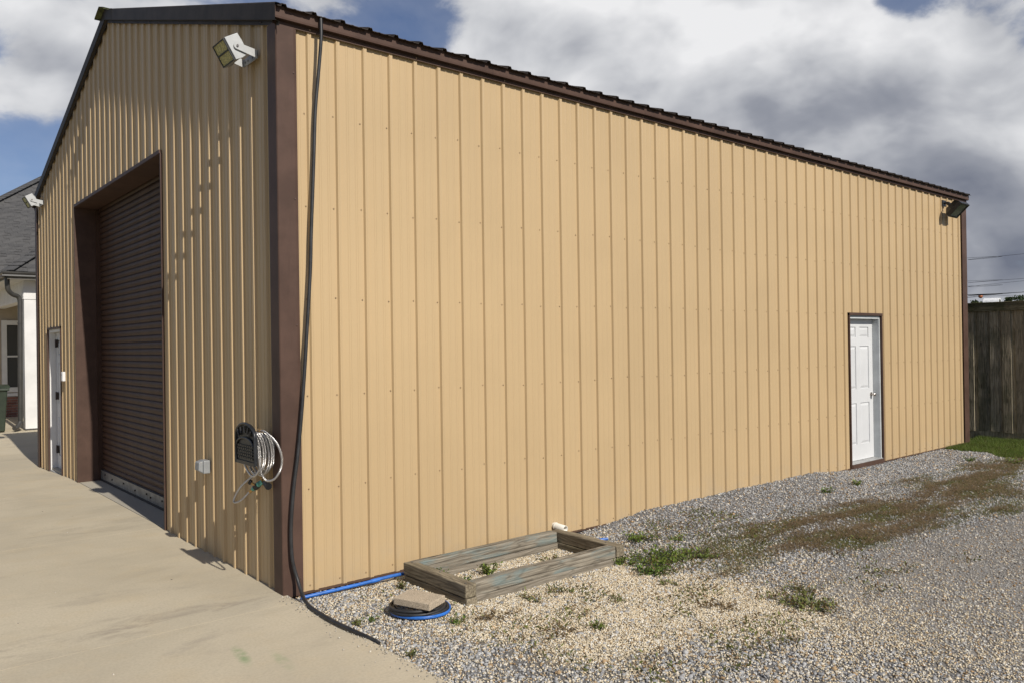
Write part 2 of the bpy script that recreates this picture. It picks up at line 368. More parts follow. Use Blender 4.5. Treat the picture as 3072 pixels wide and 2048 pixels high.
class MB:
    def __init__(s): s.v = []; s.f = []; s.sm = []
    def add(s, vs, fs, smooth=False):
        k = len(s.v); s.v += [tuple(x) for x in vs]
        for f in fs: s.f.append(tuple(i + k for i in f)); s.sm.append(smooth)
        return s
    def box(s, x0, x1, y0, y1, z0, z1):
        vs = [(x0, y0, z0), (x1, y0, z0), (x1, y1, z0), (x0, y1, z0), (x0, y0, z1), (x1, y0, z1), (x1, y1, z1), (x0, y1, z1)]
        return s.add(vs, [(3, 2, 1, 0), (4, 5, 6, 7), (0, 1, 5, 4), (1, 2, 6, 5), (2, 3, 7, 6), (3, 0, 4, 7)])
    def obox(s, o, a, bb, c):
        """box from corner o spanned by vectors a, bb, c"""
        o, a, bb, c = map(Vector, (o, a, bb, c))
        vs = [o, o + a, o + a + bb, o + bb, o + c, o + a + c, o + a + bb + c, o + bb + c]
        fs = [(3, 2, 1, 0), (4, 5, 6, 7), (0, 1, 5, 4), (1, 2, 6, 5), (2, 3, 7, 6), (3, 0, 4, 7)]
        if a.cross(bb).dot(c) < 0: fs = [f[::-1] for f in fs]
        return s.add(vs, fs)
    def prism(s, poly, d):
        """closed polygon (3d points) pushed along d"""
        n = len(poly); d = Vector(d); P = [Vector(x) for x in poly]
        vs = P + [x + d for x in P]
        nrm = Vector((0, 0, 0))
        for i in range(n): nrm += P[i].cross(P[(i + 1) % n])
        fs = [tuple(range(n))[::-1], tuple(range(n, 2 * n))] + [(i, (i + 1) % n, n + (i + 1) % n, n + i) for i in range(n)]
        if nrm.dot(d) < 0: fs = [f[::-1] for f in fs]
        return s.add(vs, fs)
    def sweep(s, prof, a, bb):
        """open or closed profile of 3d offsets extruded from a to bb"""
        a, bb = Vector(a), Vector(bb); n = len(prof)
        vs = [a + Vector(p) for p in prof] + [bb + Vector(p) for p in prof]
        return s.add(vs, [(i, i + 1, n + i + 1, n + i) for i in range(n - 1)])
    def tube(s, path, r, n=10, caps=True, smooth=True):
        P = [Vector(x) for x in path]; m = len(P); rr = r if isinstance(r, (list, tuple)) else [r] * m
        k = len(s.v); ref = None; vs = []
        for i, p in enumerate(P):
            t = (P[min(i + 1, m - 1)] - P[max(i - 1, 0)]).normalized()
            if ref is None: ref = Vector((0, 0, 1)) if abs(t.z) < 0.9 else Vector((1, 0, 0))
            x = (ref - t * ref.dot(t)).normalized(); y = t.cross(x); ref = x
            for j in range(n):
                a = 2 * math.pi * j / n; vs.append(p + (x * math.cos(a) + y * math.sin(a)) * rr[i])
        fs = [(i * n + j, i * n + (j + 1) % n, (i + 1) * n + (j + 1) % n, (i + 1) * n + j) for i in range(m - 1) for j in range(n)]
        s.add(vs, fs, smooth)
        if caps: s.add([vs[j] for j in range(n)], [tuple(range(n))[::-1]]); s.add([vs[(m - 1) * n + j] for j in range(n)], [tuple(range(n))])
        return s
    def mesh(s, name, off=(0, 0, 0)):
        me = bpy.data.meshes.new(name); off = Vector(off)
        me.from_pydata([Vector(v) - off for v in s.v], [], s.f)
        me.polygons.foreach_set('use_smooth', s.sm); me.update()
        return me
    def build(s, name, m, parent=None, bevel=0.0, origin=None):
        off = wloc(parent) if parent else Vector(origin if origin is not None else (0, 0, 0))
        me = s.mesh(name, off)
        if bevel:
            bm = bmesh.new(); bm.from_mesh(me); bmesh.ops.remove_doubles(bm, verts=bm.verts, dist=1e-5)
            bmesh.ops.bevel(bm, geom=[e for e in bm.edges if e.is_manifold and e.calc_face_angle(0) > 0.5], offset=bevel, segments=2, affect='EDGES', profile=0.5)
            bm.to_mesh(me); bm.free()
        o = link(name, me, m, parent)
        if not parent and origin is not None: o.location = origin
        return o
def spline(pts, per=10, closed=False):
    P = [Vector(p) for p in pts]; n = len(P); out = []
    for i in range(n if closed else n - 1):
        g = (lambda k: P[k % n]) if closed else (lambda k: P[max(0, min(n - 1, k))])
        p0, p1, p2, p3 = g(i - 1), g(i), g(i + 1), g(i + 2)
        for j in range(per):
            t = j / per
            out.append(0.5 * ((2 * p1) + (p2 - p0) * t + (2 * p0 - 5 * p1 + 4 * p2 - p3) * t * t + (3 * p1 - p0 - 3 * p2 + p3) * t ** 3))
    if not closed: out.append(P[-1])
    return out
def np_mesh(name, V, F, m, col=None, smooth=False, parent=None, normals=None):
    me = bpy.data.meshes.new(name); V = np.asarray(V, np.float32); F = np.asarray(F, np.int32)
    k = F.shape[1]
    me.vertices.add(len(V)); me.vertices.foreach_set('co', V.ravel())
    me.loops.add(F.size); me.loops.foreach_set('vertex_index', F.ravel())
    me.polygons.add(len(F)); me.polygons.foreach_set('loop_start', np.arange(0, F.size, k, dtype=np.int32))
    if smooth: me.polygons.foreach_set('use_smooth', np.ones(len(F), bool))
    me.update(calc_edges=True); me.validate()
    if col is not None:
        a = me.attributes.new('col', 'FLOAT_COLOR', 'POINT')
        cc = np.ones((len(V), 4), np.float32); cc[:, :3] = col; a.data.foreach_set('color', cc.ravel())
    return link(name, me, m, parent)

# value noise for placing things
_perm = np.random.default_rng(3).random((256, 256))
def vnoise(x, y):
    xi = np.floor(x).astype(int); yi = np.floor(y).astype(int); fx = x - xi; fy = y - yi
    fx = fx * fx * (3 - 2 * fx); fy = fy * fy * (3 - 2 * fy); g = lambda a, b: _perm[a % 256, b % 256]
    return (g(xi, yi) * (1 - fx) + g(xi + 1, yi) * fx) * (1 - fy) + (g(xi, yi + 1) * (1 - fx) + g(xi + 1, yi + 1) * fx) * fy
def fbm(x, y, o=4):
    r = 0; a = 0.5; s = 0
    for i in range(o): r = r + a * vnoise(x * 2 ** i + 17 * i, y * 2 ** i + 31 * i); s += a; a *= 0.5
    return r / s
def sstep(x, a, b):
    t = np.clip((x - a) / (b - a), 0, 1); return t * t * (3 - 2 * t)
def poly_sd(x, y, poly):
    """signed distance, negative inside"""
    P = np.array(poly); d = np.full(x.shape, 1e9); ins = np.zeros(x.shape, bool)
    for i in range(len(P)):
        a = P[i]; b2 = P[(i + 1) % len(P)]; e = b2 - a
        t = np.clip(((x - a[0]) * e[0] + (y - a[1]) * e[1]) / (e @ e), 0, 1)
        d = np.minimum(d, np.hypot(x - a[0] - t * e[0], y - a[1] - t * e[1]))
        c = ((a[1] > y) != (b2[1] > y)) & (x < (b2[0] - a[0]) * (y - a[1]) / (b2[1] - a[1] + 1e-12) + a[0]); ins ^= c
    return np.where(ins, -d, d)

# ------------------------------------------------------------------ ground
CREAM = [(0.80, -0.18), (2.38, -0.18), (2.50, -0.9), (2.62, -1.5), (2.70, -2.1), (2.35, -2.75), (1.85, -2.55), (1.28, -2.35), (0.80, -2.05), (0.45, -1.60), (0.42, -1.30), (0.75, -1.10)]
STRIP = [(2.5, -1.25), (2.8, -1.85), (3.6, -1.95), (4.0, -2.35), (5.3, -2.20), (6.9, -2.15), (8.7, -1.95), (10.6, -1.75), (10.8, -1.30), (9.6, -1.0), (8.3, -1.15), (6.2, -1.15), (4.9, -1.10), (3.75, -0.95), (3.0, -0.9)]
LAWN = [(11.2, 0.1), (11.0, -0.28), (11.1, -0.62), (10.75, -1.02), (10.8, -1.40), (11.2, -3.0), (12, -9), (30, -9), (30, 12), (12.25, 12), (12.25, 0.1)]
def ground_h(x, y):
    h = -0.036 + 0.018 * (fbm(x * 1.3 + 5, y * 1.3 + 9, 3) - 0.5) + 0.012 * (fbm(x * 5, y * 5, 2) - 0.5)
    h = h + 0.075 * sstep(x, 2.7, 4.2) * (1 - sstep(x, 7.0, 8.3)) * np.exp(y / 0.55)
    h = h + 0.02 * sstep(y, -1.2, -3.0)
    return h

def ground():
    me = MB().box(-400, 900, -400, 700, -0.6, -0.16).mesh('ground'); o = link('ground', me, 'lawn_ground'); struct(o)
    xs = np.concatenate([np.arange(0.0, 15.01, 0.075)]); ys = np.arange(-10.0, 0.13, 0.075)
    X, Y = np.meshgrid(xs, ys); x = X.ravel(); y = Y.ravel()
    z = ground_h(x, y)
    cream = 0.86 * sstep(-poly_sd(x, y, CREAM) + 0.9 * (fbm(x * 2.3, y * 2.3) - 0.5), -0.38, 0.22)
    strip = sstep(-poly_sd(x, y, STRIP) + 1.2 * (fbm(x * 0.9 + 3, y * 3.4) - 0.5), -0.05, 0.35)
    lawn = sstep(-poly_sd(x, y, LAWN) + 0.25 * (fbm(x * 3, y * 3 + 8) - 0.5), -0.05, 0.08)
    fine = sstep(-y - 2.0 - 0.06 * x + 0.5 * (fbm(x, y) - 0.5), -0.4, 0.5) * sstep(x, 1.6, 2.6)
    n = (0.75 + 0.5 * fbm(x * 9, y * 9))[:, None]
    c = np.array([0.15, 0.145, 0.14]) * n
    c = c * (1 - fine[:, None]) + fine[:, None] * np.array([0.235, 0.220, 0.20]) * n
    c = c * (1 - cream[:, None]) + cream[:, None] * np.array([0.34, 0.29, 0.21]) * n
    c = c * (1 - strip[:, None] * 0.8) + 0.8 * strip[:, None] * np.array([0.125, 0.098, 0.062]) * n
    c = c * (1 - lawn[:, None]) + lawn[:, None] * np.array([0.055, 0.062, 0.020]) * n
    nx, ny = len(xs), len(ys)
    i, j = np.meshgrid(np.arange(nx - 1), np.arange(ny - 1)); a = (j * nx + i).ravel()
    F = np.stack([a, a + 1, a + nx + 1, a + nx], 1)
    o = np_mesh('gravel_yard', np.stack([x, y, z], 1), F, 'gravel_bed', c, True); struct(o)
ground()

def ico_dirs(sub=False):
    t = (1 + 5 ** 0.5) / 2
    v = np.array([(-1, t, 0), (1, t, 0), (-1, -t, 0), (1, -t, 0), (0, -1, t), (0, 1, t), (0, -1, -t), (0, 1, -t), (t, 0, -1), (t, 0, 1), (-t, 0, -1), (-t, 0, 1)], float)
    v /= np.linalg.norm(v[0])
    f = np.array([(0, 11, 5), (0, 5, 1), (0, 1, 7), (0, 7, 10), (0, 10, 11), (1, 5, 9), (5, 11, 4), (11, 10, 2), (10, 7, 6), (7, 1, 8), (3, 9, 4), (3, 4, 2), (3, 2, 6), (3, 6, 8), (3, 8, 9), (4, 9, 5), (2, 4, 11), (6, 2, 10), (8, 6, 7), (9, 8, 1)])
    return v, f
OCT_V = np.array([(1, 0, 0), (-1, 0, 0), (0, 1, 0), (0, -1, 0), (0, 0, 1), (0, 0, -1)], float)
OCT_F = np.array([(0, 2, 4), (2, 1, 4), (1, 3, 4), (3, 0, 4), (2, 0, 5), (1, 2, 5), (3, 1, 5), (0, 3, 5)])
def stones(name, pts, size, col, kind='oct', seed=1, m='gravel_stone', flat=0.62, lift=0.28):
    rng = np.random.default_rng(seed); N = len(pts)
    bv, bf = (OCT_V, OCT_F) if kind == 'oct' else ico_dirs()
    k = len(bv)
    jit = 1 + rng.uniform(-0.34, 0.30, (N, k, 1))
    P = bv[None] * jit
    sc = np.stack([rng.uniform(0.75, 1.3, N), rng.uniform(0.6, 1.05, N), rng.uniform(flat - 0.2, flat + 0.2, N)], 1)
    P = P * sc[:, None]
    # tilt then spin
    a = rng.uniform(-0.6, 0.6, N); ca, sa = np.cos(a)[:, None], np.sin(a)[:, None]
    y, z = P[..., 1] * ca - P[..., 2] * sa, P[..., 1] * sa + P[..., 2] * ca; P[..., 1], P[..., 2] = y, z
    a = rng.uniform(0, 6.283, N); ca, sa = np.cos(a)[:, None], np.sin(a)[:, None]
    x, y = P[..., 0] * ca - P[..., 1] * sa, P[..., 0] * sa + P[..., 1] * ca; P[..., 0], P[..., 1] = x, y
    P = P * size[:, None, None]
    P[..., 0] += pts[:, 0:1]; P[..., 1] += pts[:, 1:2]; P[..., 2] += (pts[:, 2] + lift * size)[:, None]
    F = (bf[None] + (np.arange(N) * k)[:, None, None]).reshape(-1, 3)
    o = np_mesh(name, P.reshape(-1, 3), F, m, np.repeat(col, k, 0))
    return o
def right_limit(x):          # a little beyond the right edge of the view
    return -5.365 + math.tan(math.radians(17.2)) * (x + 2.38) - 1.1
TIMBER = (0.84, 2.45, -0.985, -0.215)
def scatter(n, x0, x1, y0, y1, seed):
    rng = np.random.default_rng(seed); x = rng.uniform(x0, x1, n); y = rng.uniform(y0, y1, n)
    return x, y, rng
def gravel():
    def zones(x, y):
        cr = 0.86 * sstep(-poly_sd(x, y, CREAM) + 0.9 * (fbm(x * 2.3, y * 2.3) - 0.5), -0.38, 0.22)
        st = sstep(-poly_sd(x, y, STRIP) + 1.2 * (fbm(x * 0.9 + 3, y * 3.4) - 0.5), -0.05, 0.35)
        lw = sstep(-poly_sd(x, y, LAWN) + 0.25 * (fbm(x * 3, y * 3 + 8) - 0.5), -0.02, 0.06)
        fi = sstep(-y - 2.0 - 0.06 * x + 0.5 * (fbm(x, y) - 0.5), -0.4, 0.5) * sstep(x, 1.6, 2.6)
        return cr, st, lw, fi
    def cull(x, y):
        lim = -5.365 + np.tan(math.radians(17.2)) * (x + 2.38) - 1.0
        ok = (np.random.default_rng(len(x)).random(len(x)) < 1 - 0.93 * sstep(lim - y, 0.0, 3.2)) & (x > 0.012) & (np.hypot(x + 2.38, y + 5.365) > 3.2)
        w = (x > TIMBER[0]) & (x < TIMBER[1]) & (y > TIMBER[2]) & (y < TIMBER[3])
        inner = (x > TIMBER[0] + 0.1) & (x < TIMBER[1] - 0.1) & (y > TIMBER[2] + 0.1) & (y < TIMBER[3] - 0.1)
        return ok & (~w | inner)
    def greys(rng, n):
        v = rng.beta(2.2, 2.6, n)
        c = np.array([0.140, 0.142, 0.147]) + v[:, None] * np.array([0.34, 0.335, 0.322])
        r = rng.random(n)
        c[r < 0.10] = np.array([0.36, 0.25, 0.14]) * rng.uniform(0.6, 1.2, ((r < 0.10).sum(), 1))
        c[(r > 0.10) & (r < 0.22)] = np.array([0.58, 0.53, 0.44]) * rng.uniform(0.75, 1.15, (((r > 0.10) & (r < 0.22)).sum(), 1))
        return c
    # crushed grey stone
    x, y, rng = scatter(307000, 0.0, 13.0, -9.0, -0.005, 11)
    cr, st, lw, fi = zones(x, y); p = (1 - 0.90 * cr) * (1 - 0.70 * st) * (1 - lw) * (1 - 0.70 * fi)
    k = cull(x, y) & (rng.random(len(x)) < p * 0.85); x, y, fi, cr = x[k], y[k], fi[k], cr[k]
    s = rng.uniform(0.0055, 0.0132, len(x)) * np.where(rng.random(len(x)) < 0.12, 1.45, 1.0) * (1 - 0.40 * fi)
    z = ground_h(x, y)
    dcam = np.hypot(x + 2.38, y + 5.365); nr = dcam < 7.0
    col = greys(rng, len(x))
    o = stones('gravel', np.stack([x, y, z], 1)[nr], s[nr], col[nr], 'ico', 5); o['kind'] = 'stuff'
    tag(o, 'crushed grey limestone gravel along the tan wall and in the foreground', 'gravel')
    o = stones('gravel', np.stack([x, y, z], 1)[~nr], s[~nr] * 1.12, col[~nr], 'oct', 6); o['kind'] = 'stuff'
    tag(o, 'crushed grey gravel stretching past the white side door', 'gravel')
    # cream pebbles
    x, y, rng = scatter(240000, 0.02, 4.2, -4.2, -0.1, 12)
    cr, st, lw, fi = zones(x, y)
    loose = 0.34 * sstep(4.2 - x, 0, 2.5) * (0.4 + fbm(x * 2, y * 2))
    p = np.maximum(np.maximum(cr, 0.0), loose) * (1 - 0.35 * st)
    k = cull(x, y) & (rng.random(len(x)) < p); x, y = x[k], y[k]
    s = rng.uniform(0.0042, 0.0088, len(x)); z = ground_h(x, y) + 0.002
    c = np.array([0.64, 0.545, 0.385]) * rng.uniform(0.62, 1.22, (len(x), 1)); r = rng.random(len(x))
    c[r < 0.18] = np.array([0.72, 0.69, 0.62]) * rng.uniform(0.8, 1.1, ((r < 0.18).sum(), 1)); c[r > 0.90] = np.array([0.40, 0.28, 0.15]) * rng.uniform(0.7, 1.2, ((r > 0.90).sum(), 1))
    o = stones('pea_gravel', np.stack([x, y, z], 1), s, c, 'oct', 7, flat=0.8); o['kind'] = 'stuff'
    tag(o, 'cream and white pea gravel spread around the timber frame', 'gravel')
    # fine compacted gravel to the right
    x, y, rng = scatter(385000, 1.3, 13.0, -9.0, -0.9, 13)
    cr, st, lw, fi = zones(x, y); p = fi * (1 - 0.5 * st) * (1 - lw) * (1 - cr)
    k = cull(x, y) & (rng.random(len(x)) < p); x, y = x[k], y[k]
    s = rng.uniform(0.0040, 0.0092, len(x)) * np.where(rng.random(len(x)) < 0.07, 1.7, 1.0); z = ground_h(x, y)
    c = greys(rng, len(x)) * np.array([1.04, 1.0, 0.93])
    o = stones('fine_gravel', np.stack([x, y, z], 1), s, c, 'oct', 8); o['kind'] = 'stuff'
    tag(o, 'fine packed grey gravel of the drive at lower right', 'gravel')
gravel()
def kicked_stones():
    rng = np.random.default_rng(77); n = 420
    y = -rng.uniform(0.02, 3.6, n); x = -rng.exponential(0.035, n) - 0.004
    x[:40] = -rng.uniform(0.1, 3.2, 40); y[:40] = rng.uniform(-2.5, 5.5, 40)
    k = (x > -3.4); x, y = x[k], y[k]; N = len(x)
    c = np.array([0.42, 0.385, 0.32]) * rng.uniform(0.35, 1.35, (N, 1))
    o = stones('kicked_gravel', np.stack([x, y, np.zeros(N)], 1), rng.uniform(0.003, 0.0085, N), c, 'ico', 9, lift=0.45); o['kind'] = 'stuff'
    tag(o, 'loose bits of gravel kicked onto the edge of the concrete drive', 'gravel')
kicked_stones()

def driveway():
    def slab_z(y):
        y = np.asarray(y, float); return -0.085 * sstep(y, 6.6, 9.2) * (1 - sstep(y, 10.5, 14.0))
    root = bpy.data.objects.new('driveway', None); C.objects.link(root); struct(root)
    joints = [-9.5, -4.3, -0.21, 2.85, 5.82, 8.22, 9.3, 12.4, 15.9, 20.0]
    for a, b2 in zip(joints[:-1], joints[1:]):
        mb = MB(); g = 0.0035
        ys = np.linspace(a + g, b2 - g, 13); x1 = 0.0 - 0.002 if a < 9 else 5.0
        top = [(-6.4, y, float(slab_z(y))) for y in ys] + [(x1, y, float(slab_z(y))) for y in ys]
        if a > 9: top = [(-6.4, y, float(slab_z(y))) for y in ys] + [(5.0, y, float(slab_z(y))) for y in ys]
        n = len(ys)
        bot = [(p[0], p[1], -0.15) for p in top]
        fs = [(i, n + i, n + i + 1, i + 1) for i in range(n - 1)]
        fs += [(n + i, 3 * n + i, 3 * n + i + 1, n + i + 1) for i in range(n - 1)]
        fs += [(0, 2 * n, 3 * n, n), (n - 1, 2 * n - 1, 4 * n - 1, 3 * n - 1)]
        mb.add(top + bot, fs); mb.build('concrete_slab', 'drive_concrete', root)
    MB().box(-6.4, -0.01, -9.5, 20, -0.155, -0.149).build('joint_bed', 'soil_dark', root)
    return root
driveway()

# ------------------------------------------------------------------ metal building
L, W = 12.14, 9.14
RS = 0.2286                 # rib spacing
R0 = 0.232                  # first rib
EAVE = 4.03; RIDGE = 5.49; SLOPE = (RIDGE - 4.02) / (W / 2)
OY0, OY1, OZ = 2.70, 6.42, 3.635        # roll-up door opening
WY0, WY1, WZ = 7.40, 8.32, 2.06         # walk door in the gable
DX0, DX1, DZ = 8.13, 9.05, 2.07         # walk door in the side wall
building = thing('metal_building', 'large tan ribbed steel workshop with dark bronze trim and roof', 'building', (L / 2, W / 2, 0))

def rib_profile(s0, s1):
    """(position, depth) points of the ribbed sheet between s0 and s1"""
    pts = []
    k = math.floor((s0 - R0) / RS) - 1
    while R0 + k * RS < s1 + RS:
        c = R0 + k * RS
        pts += [(c - 0.0225, 0), (c - 0.0140, 0.0195), (c - 0.005, 0.0195), (c, 0.0170), (c + 0.005, 0.0195), (c + 0.0140, 0.0195), (c + 0.0225, 0)]
        for m_ in (RS / 3 + 0.004, 2 * RS / 3 - 0.004):
            pts += [(c + m_ - 0.011, 0), (c + m_ - 0.006, 0.0032), (c + m_ + 0.006, 0.0032), (c + m_ + 0.011, 0)]
        k += 1
    def at(s):
        for (a, da), (b2, db) in zip(pts[:-1], pts[1:]):
            if a <= s <= b2: return da + (db - da) * (s - a) / (b2 - a + 1e-12)
        return 0.0
    inner = [p for p in pts if s0 + 1e-5 < p[0] < s1 - 1e-5]
    return [(s0, at(s0))] + inner + [(s1, at(s1))]
def sheet(s0, s1, top, holes, place, bottom=-0.012):
    """one wall sheet; holes = (a, b, zlow, ztop) cut from the bottom"""
    cuts = sorted({s0, s1} | {h for hh in holes for h in hh[:2] if s0 < h < s1})
    mb = MB()
    for a, b2 in zip(cuts[:-1], cuts[1:]):
        zb = bottom
        for h in holes:
            if h[0] - 1e-6 <= a and b2 <= h[1] + 1e-6: zb = h[2]
        pr = rib_profile(a, b2)
        vs = [place(s, d, zb) for s, d in pr] + [place(s, d, top(s)) for s, d in pr]
        n = len(pr)
        mb.add(vs, [(i, i + 1, n + i + 1, n + i) for i in range(n - 1)])
    return mb
def gable_top(y): return 4.02 + SLOPE * min(y, W - y)
# side wall facing the yard, and the wall opposite
edges = [0.0] + [R0 + 0.9144 * k + 0.9144 * 0 for k in range(1, 14)] ; edges = [e for e in edges if e < L - 0.3] + [L]
for a, b2 in zip(edges[:-1], edges[1:]):
    sheet(a, b2, lambda s: EAVE + 0.06, [(DX0, DX1, DZ)], lambda s, d, z: (s, -d, z)).build('wall_panel', 'tan_painted_steel', building)
edges_g = [0.0] + [R0 + 0.9144 * k for k in range(1, 10)] + [W]
for a, b2 in zip(edges_g[:-1], edges_g[1:]):
    cuts = [a] + ([W / 2] if a < W / 2 < b2 else []) + [b2]
    mb = MB()
    for c, d2 in zip(cuts[:-1], cuts[1:]):
        q = sheet(c, d2, lambda s: gable_top(s) + 0.05, [(OY0, OY1, OZ), (WY0, WY1, WZ)], lambda s, d, z: (-d, s, z), -0.075 if c > 6.5 else -0.012); mb.add(q.v, [f[::-1] for f in q.f])
    mb.build('wall_panel', 'tan_painted_steel', building)
q = sheet(0, L, lambda s: EAVE, [], lambda s, d, z: (s, W + d, z)); o = q.build('rear_wall', 'tan_painted_steel', building)
mb = MB()
for c, d2 in ((0, W / 2), (W / 2, W)):
    q = sheet(c, d2, gable_top, [], lambda s, d, z: (L + d, s, z)); mb.add(q.v, q.f)
mb.build('end_wall', 'tan_painted_steel', building)
# concrete footing, recessed a little under the sheets
MB().box(0.012, L - 0.01, 0.012, W - 0.01, -0.155, -0.006).build('foundation', 'sill_concrete', building)
mb = MB()
mb.sweep([(0, -0.001, 0.004), (0, -0.030, 0.0), (0, -0.030, -0.006), (0, -0.008, -0.008), (0, -0.008, -0.035)], (0, 0, -0.016), (DX0 - 0.02, 0, -0.016))
mb.sweep([(0, -0.001, 0.004), (0, -0.030, 0.0), (0, -0.030, -0.006), (0, -0.008, -0.008), (0, -0.008, -0.035)], (DX1 + 0.02, 0, -0.016), (L, 0, -0.016))
mb.build('base_trim', 'bronze_trim', building)
# corner trims
def corner(x, y, sx, sy, leg, ztop, zb=-0.014):
    mb = MB(); e = 0.024
    pr = [(sx * leg, sy * 0.021), (sx * leg, sy * e * 1.12), (sx * (leg - 0.022), sy * (e + 0.006)), (-sx * 0 - sx * e * 0 - (sx * e), sy * (e + 0.006)), (-sx * (e + 0.006), sy * e), (-sx * (e + 0.006), -sy * (leg - 0.022) * 1), (-sx * e * 1.12, -sy * leg), (-sx * 0.021, -sy * leg)]
    vs = [(x + a, y + b2, zb) for a, b2 in pr] + [(x + a, y + b2, ztop) for a, b2 in pr]; n = len(pr)
    fs = [(i, i + 1, n + i + 1, n + i) for i in range(n - 1)]
    if sx * sy > 0: fs = [f[::-1] for f in fs]
    mb.add(vs, fs); return mb.build('corner_trim', 'bronze_trim', building)
corner(0, 0, 1, -1, 0.125, 4.045)
corner(L, 0, -1, -1, 0.16, 4.045)
corner(0, W, 1, 1, 0.11, 4.0, -0.09)
# eave trim on the yard side: flange, drip step and fascia
prof = [(0, -0.024, 4.020), (0, -0.030, 4.018), (0, -0.026, 4.056), (0, -0.060, 4.060), (0, -0.066, 4.052), (0, -0.068, 4.066), (0, -0.066, 4.140), (0, -0.05, 4.150)]
MB().sweep([(0, p[1], p[2]) for p in prof][::-1], (-0.052, 0, 0), (L + 0.05, 0, 0)).build('eave_trim', 'bronze_trim', building)
MB().sweep([(0, W + 0.024, 4.0), (0, W + 0.066, 4.05), (0, W + 0.066, 4.12)], (-0.045, 0, 0), (L + 0.05, 0, 0)).build('eave_trim', 'bronze_trim', building)
# end closure of the eave trim at the far corner
MB().box(L + 0.02, L + 0.026, -0.066, 0.1, 4.045, 4.15).build('eave_end_cap', 'bronze_trim', building)
# roof sheets
def roof_top(y): return 4.158 + SLOPE * (min(y, W - y))
OH = 0.105
nx = 13
for side in (0, 1):
    for k in range(14):
        x0 = -0.045 + k * 0.9144; x1 = min(x0 + 0.9144, L + 0.05)
        if x1 - x0 < 0.05: continue
        pr = rib_profile(x0, x1); mb = MB(); n = len(pr)
        ya, yb = (-OH, W / 2) if side == 0 else (W + OH, W / 2)
        vs = [(s, ya, roof_top(ya) + d * 1.05) for s, d in pr] + [(s, yb, roof_top(yb) + d * 1.05) for s, d in pr]
        vs += [(s, ya, roof_top(ya) + d * 1.05 - 0.0035) for s, d in pr] + [(s, yb, roof_top(yb) + d * 1.05 - 0.0035) for s, d in pr]
        fs = [(i, i + 1, n + i + 1, n + i) for i in range(n - 1)] + [(2 * n + i, 3 * n + i, 3 * n + i + 1, 2 * n + i + 1) for i in range(n - 1)] + [(i, 2 * n + i, 2 * n + i + 1, i + 1) for i in range(n - 1)]
        if side: fs = [f[::-1] for f in fs]
        mb.add(vs, fs); mb.build('roof_panel', 'bronze_roof', building)
# rake trim: lip on the wall, step, tall face, return over the roof
def rake(y0, y1, z0, z1):
    pr = [(-0.021, 0.0), (-0.026, -0.002), (-0.024, 0.030), (-0.048, 0.036), (-0.054, 0.030), (-0.056, 0.040), (-0.055, 0.150), (-0.050, 0.158), (-0.020, 0.158), (-0.020, 0.150)]
    mb = MB(); n = len(pr)
    vs = [(a, y0, z0 + b2) for a, b2 in pr] + [(a, y1, z1 + b2) for a, b2 in pr]
    fs = [(i, i + 1, n + i + 1, n + i) for i in range(n - 1)]
    if y1 > y0: fs = [f[::-1] for f in fs]
    mb.add(vs, fs); return mb
rake(-0.085, W / 2 - 0.28, 4.02 - SLOPE * 0.085, RIDGE - SLOPE * 0.28).build('rake_trim', 'bronze_roof', building)
mb = rake(W / 2 - 0.30, W / 2, RIDGE - SLOPE * 0.30, RIDGE); mb.v = [(x - 0.0025, y, z + 0.002) for x, y, z in mb.v]; mb.build('rake_trim', 'bronze_roof', building)
rake(W + OH, W / 2, 4.02 - SLOPE * OH, RIDGE).build('rake_trim', 'bronze_roof', building)
# ridge cap, mossy where it overhangs the gable
rz = roof_top(W / 2) + 0.024
capp = [(-0.20, -0.20 * SLOPE - 0.012), (-0.20, -0.20 * SLOPE), (-0.03, -0.006), (0, 0.004), (0.03, -0.006), (0.20, -0.20 * SLOPE), (0.20, -0.20 * SLOPE - 0.012)]
def cap_piece(x0, x1, m):
    mb = MB(); n = len(capp); vs = [(x0, W / 2 + a, rz + b2) for a, b2 in capp] + [(x1, W / 2 + a, rz + b2) for a, b2 in capp] + [(x0, W / 2 + a, rz + b2 - 0.006) for a, b2 in capp]
    mb.add(vs, [(i, n + i, n + i + 1, i + 1) for i in range(n - 1)] + [(i + 1, 2 * n + i + 1, 2 * n + i, i) for i in range(n - 1)] + [(2 * n + i, 2 * n + i + 1, n + i + 1, n + i) for i in range(n - 1)]); return mb.build('ridge_cap', m, building)
cap_piece(-0.115, 0.35, 'mossy_metal'); cap_piece(0.35, L + 0.06, 'bronze_roof')

# screws (hundreds, about a pixel each): one part per wall
def screw_mesh(points, r=0.0055, h=0.006):
    mb = MB()
    for p, nrm in points:
        p = Vector(p); nrm = Vector(nrm); x = nrm.orthogonal().normalized(); y = nrm.cross(x)
        for rr, hh in ((r * 1.25, 0.0015), (r * 0.7, h)):
            vs = [p + (x * math.cos(a) + y * math.sin(a)) * rr for a in [i * math.pi / 3 for i in range(6)]]
            vs = vs + [v + nrm * hh for v in vs]
            mb.add(vs, [(0 + i, (i + 1) % 6, 6 + (i + 1) % 6, 6 + i) for i in range(6)] + [tuple(range(6, 12))])
    return mb
pts = []
for k in range(52):
    x = R0 + k * RS - 0.038
    for z in (3.44, 2.77, 2.09, 1.39, 0.72, 0.035):
        if DX0 - 0.03 < x < DX1 + 0.03 and z < DZ + 0.06: continue
        pts.append(((x + random.uniform(-.006, .006), 0, z + random.uniform(-.012, .012)), (0, -1, 0)))
for k in range(0, 52, 4):
    pts.append(((R0 + k * RS, -0.030, 4.036), (0, -1, 0)))
o = screw_mesh(pts).build('wall_screws', 'screw_tan', building); o['kind'] = 'stuff'
pts = []
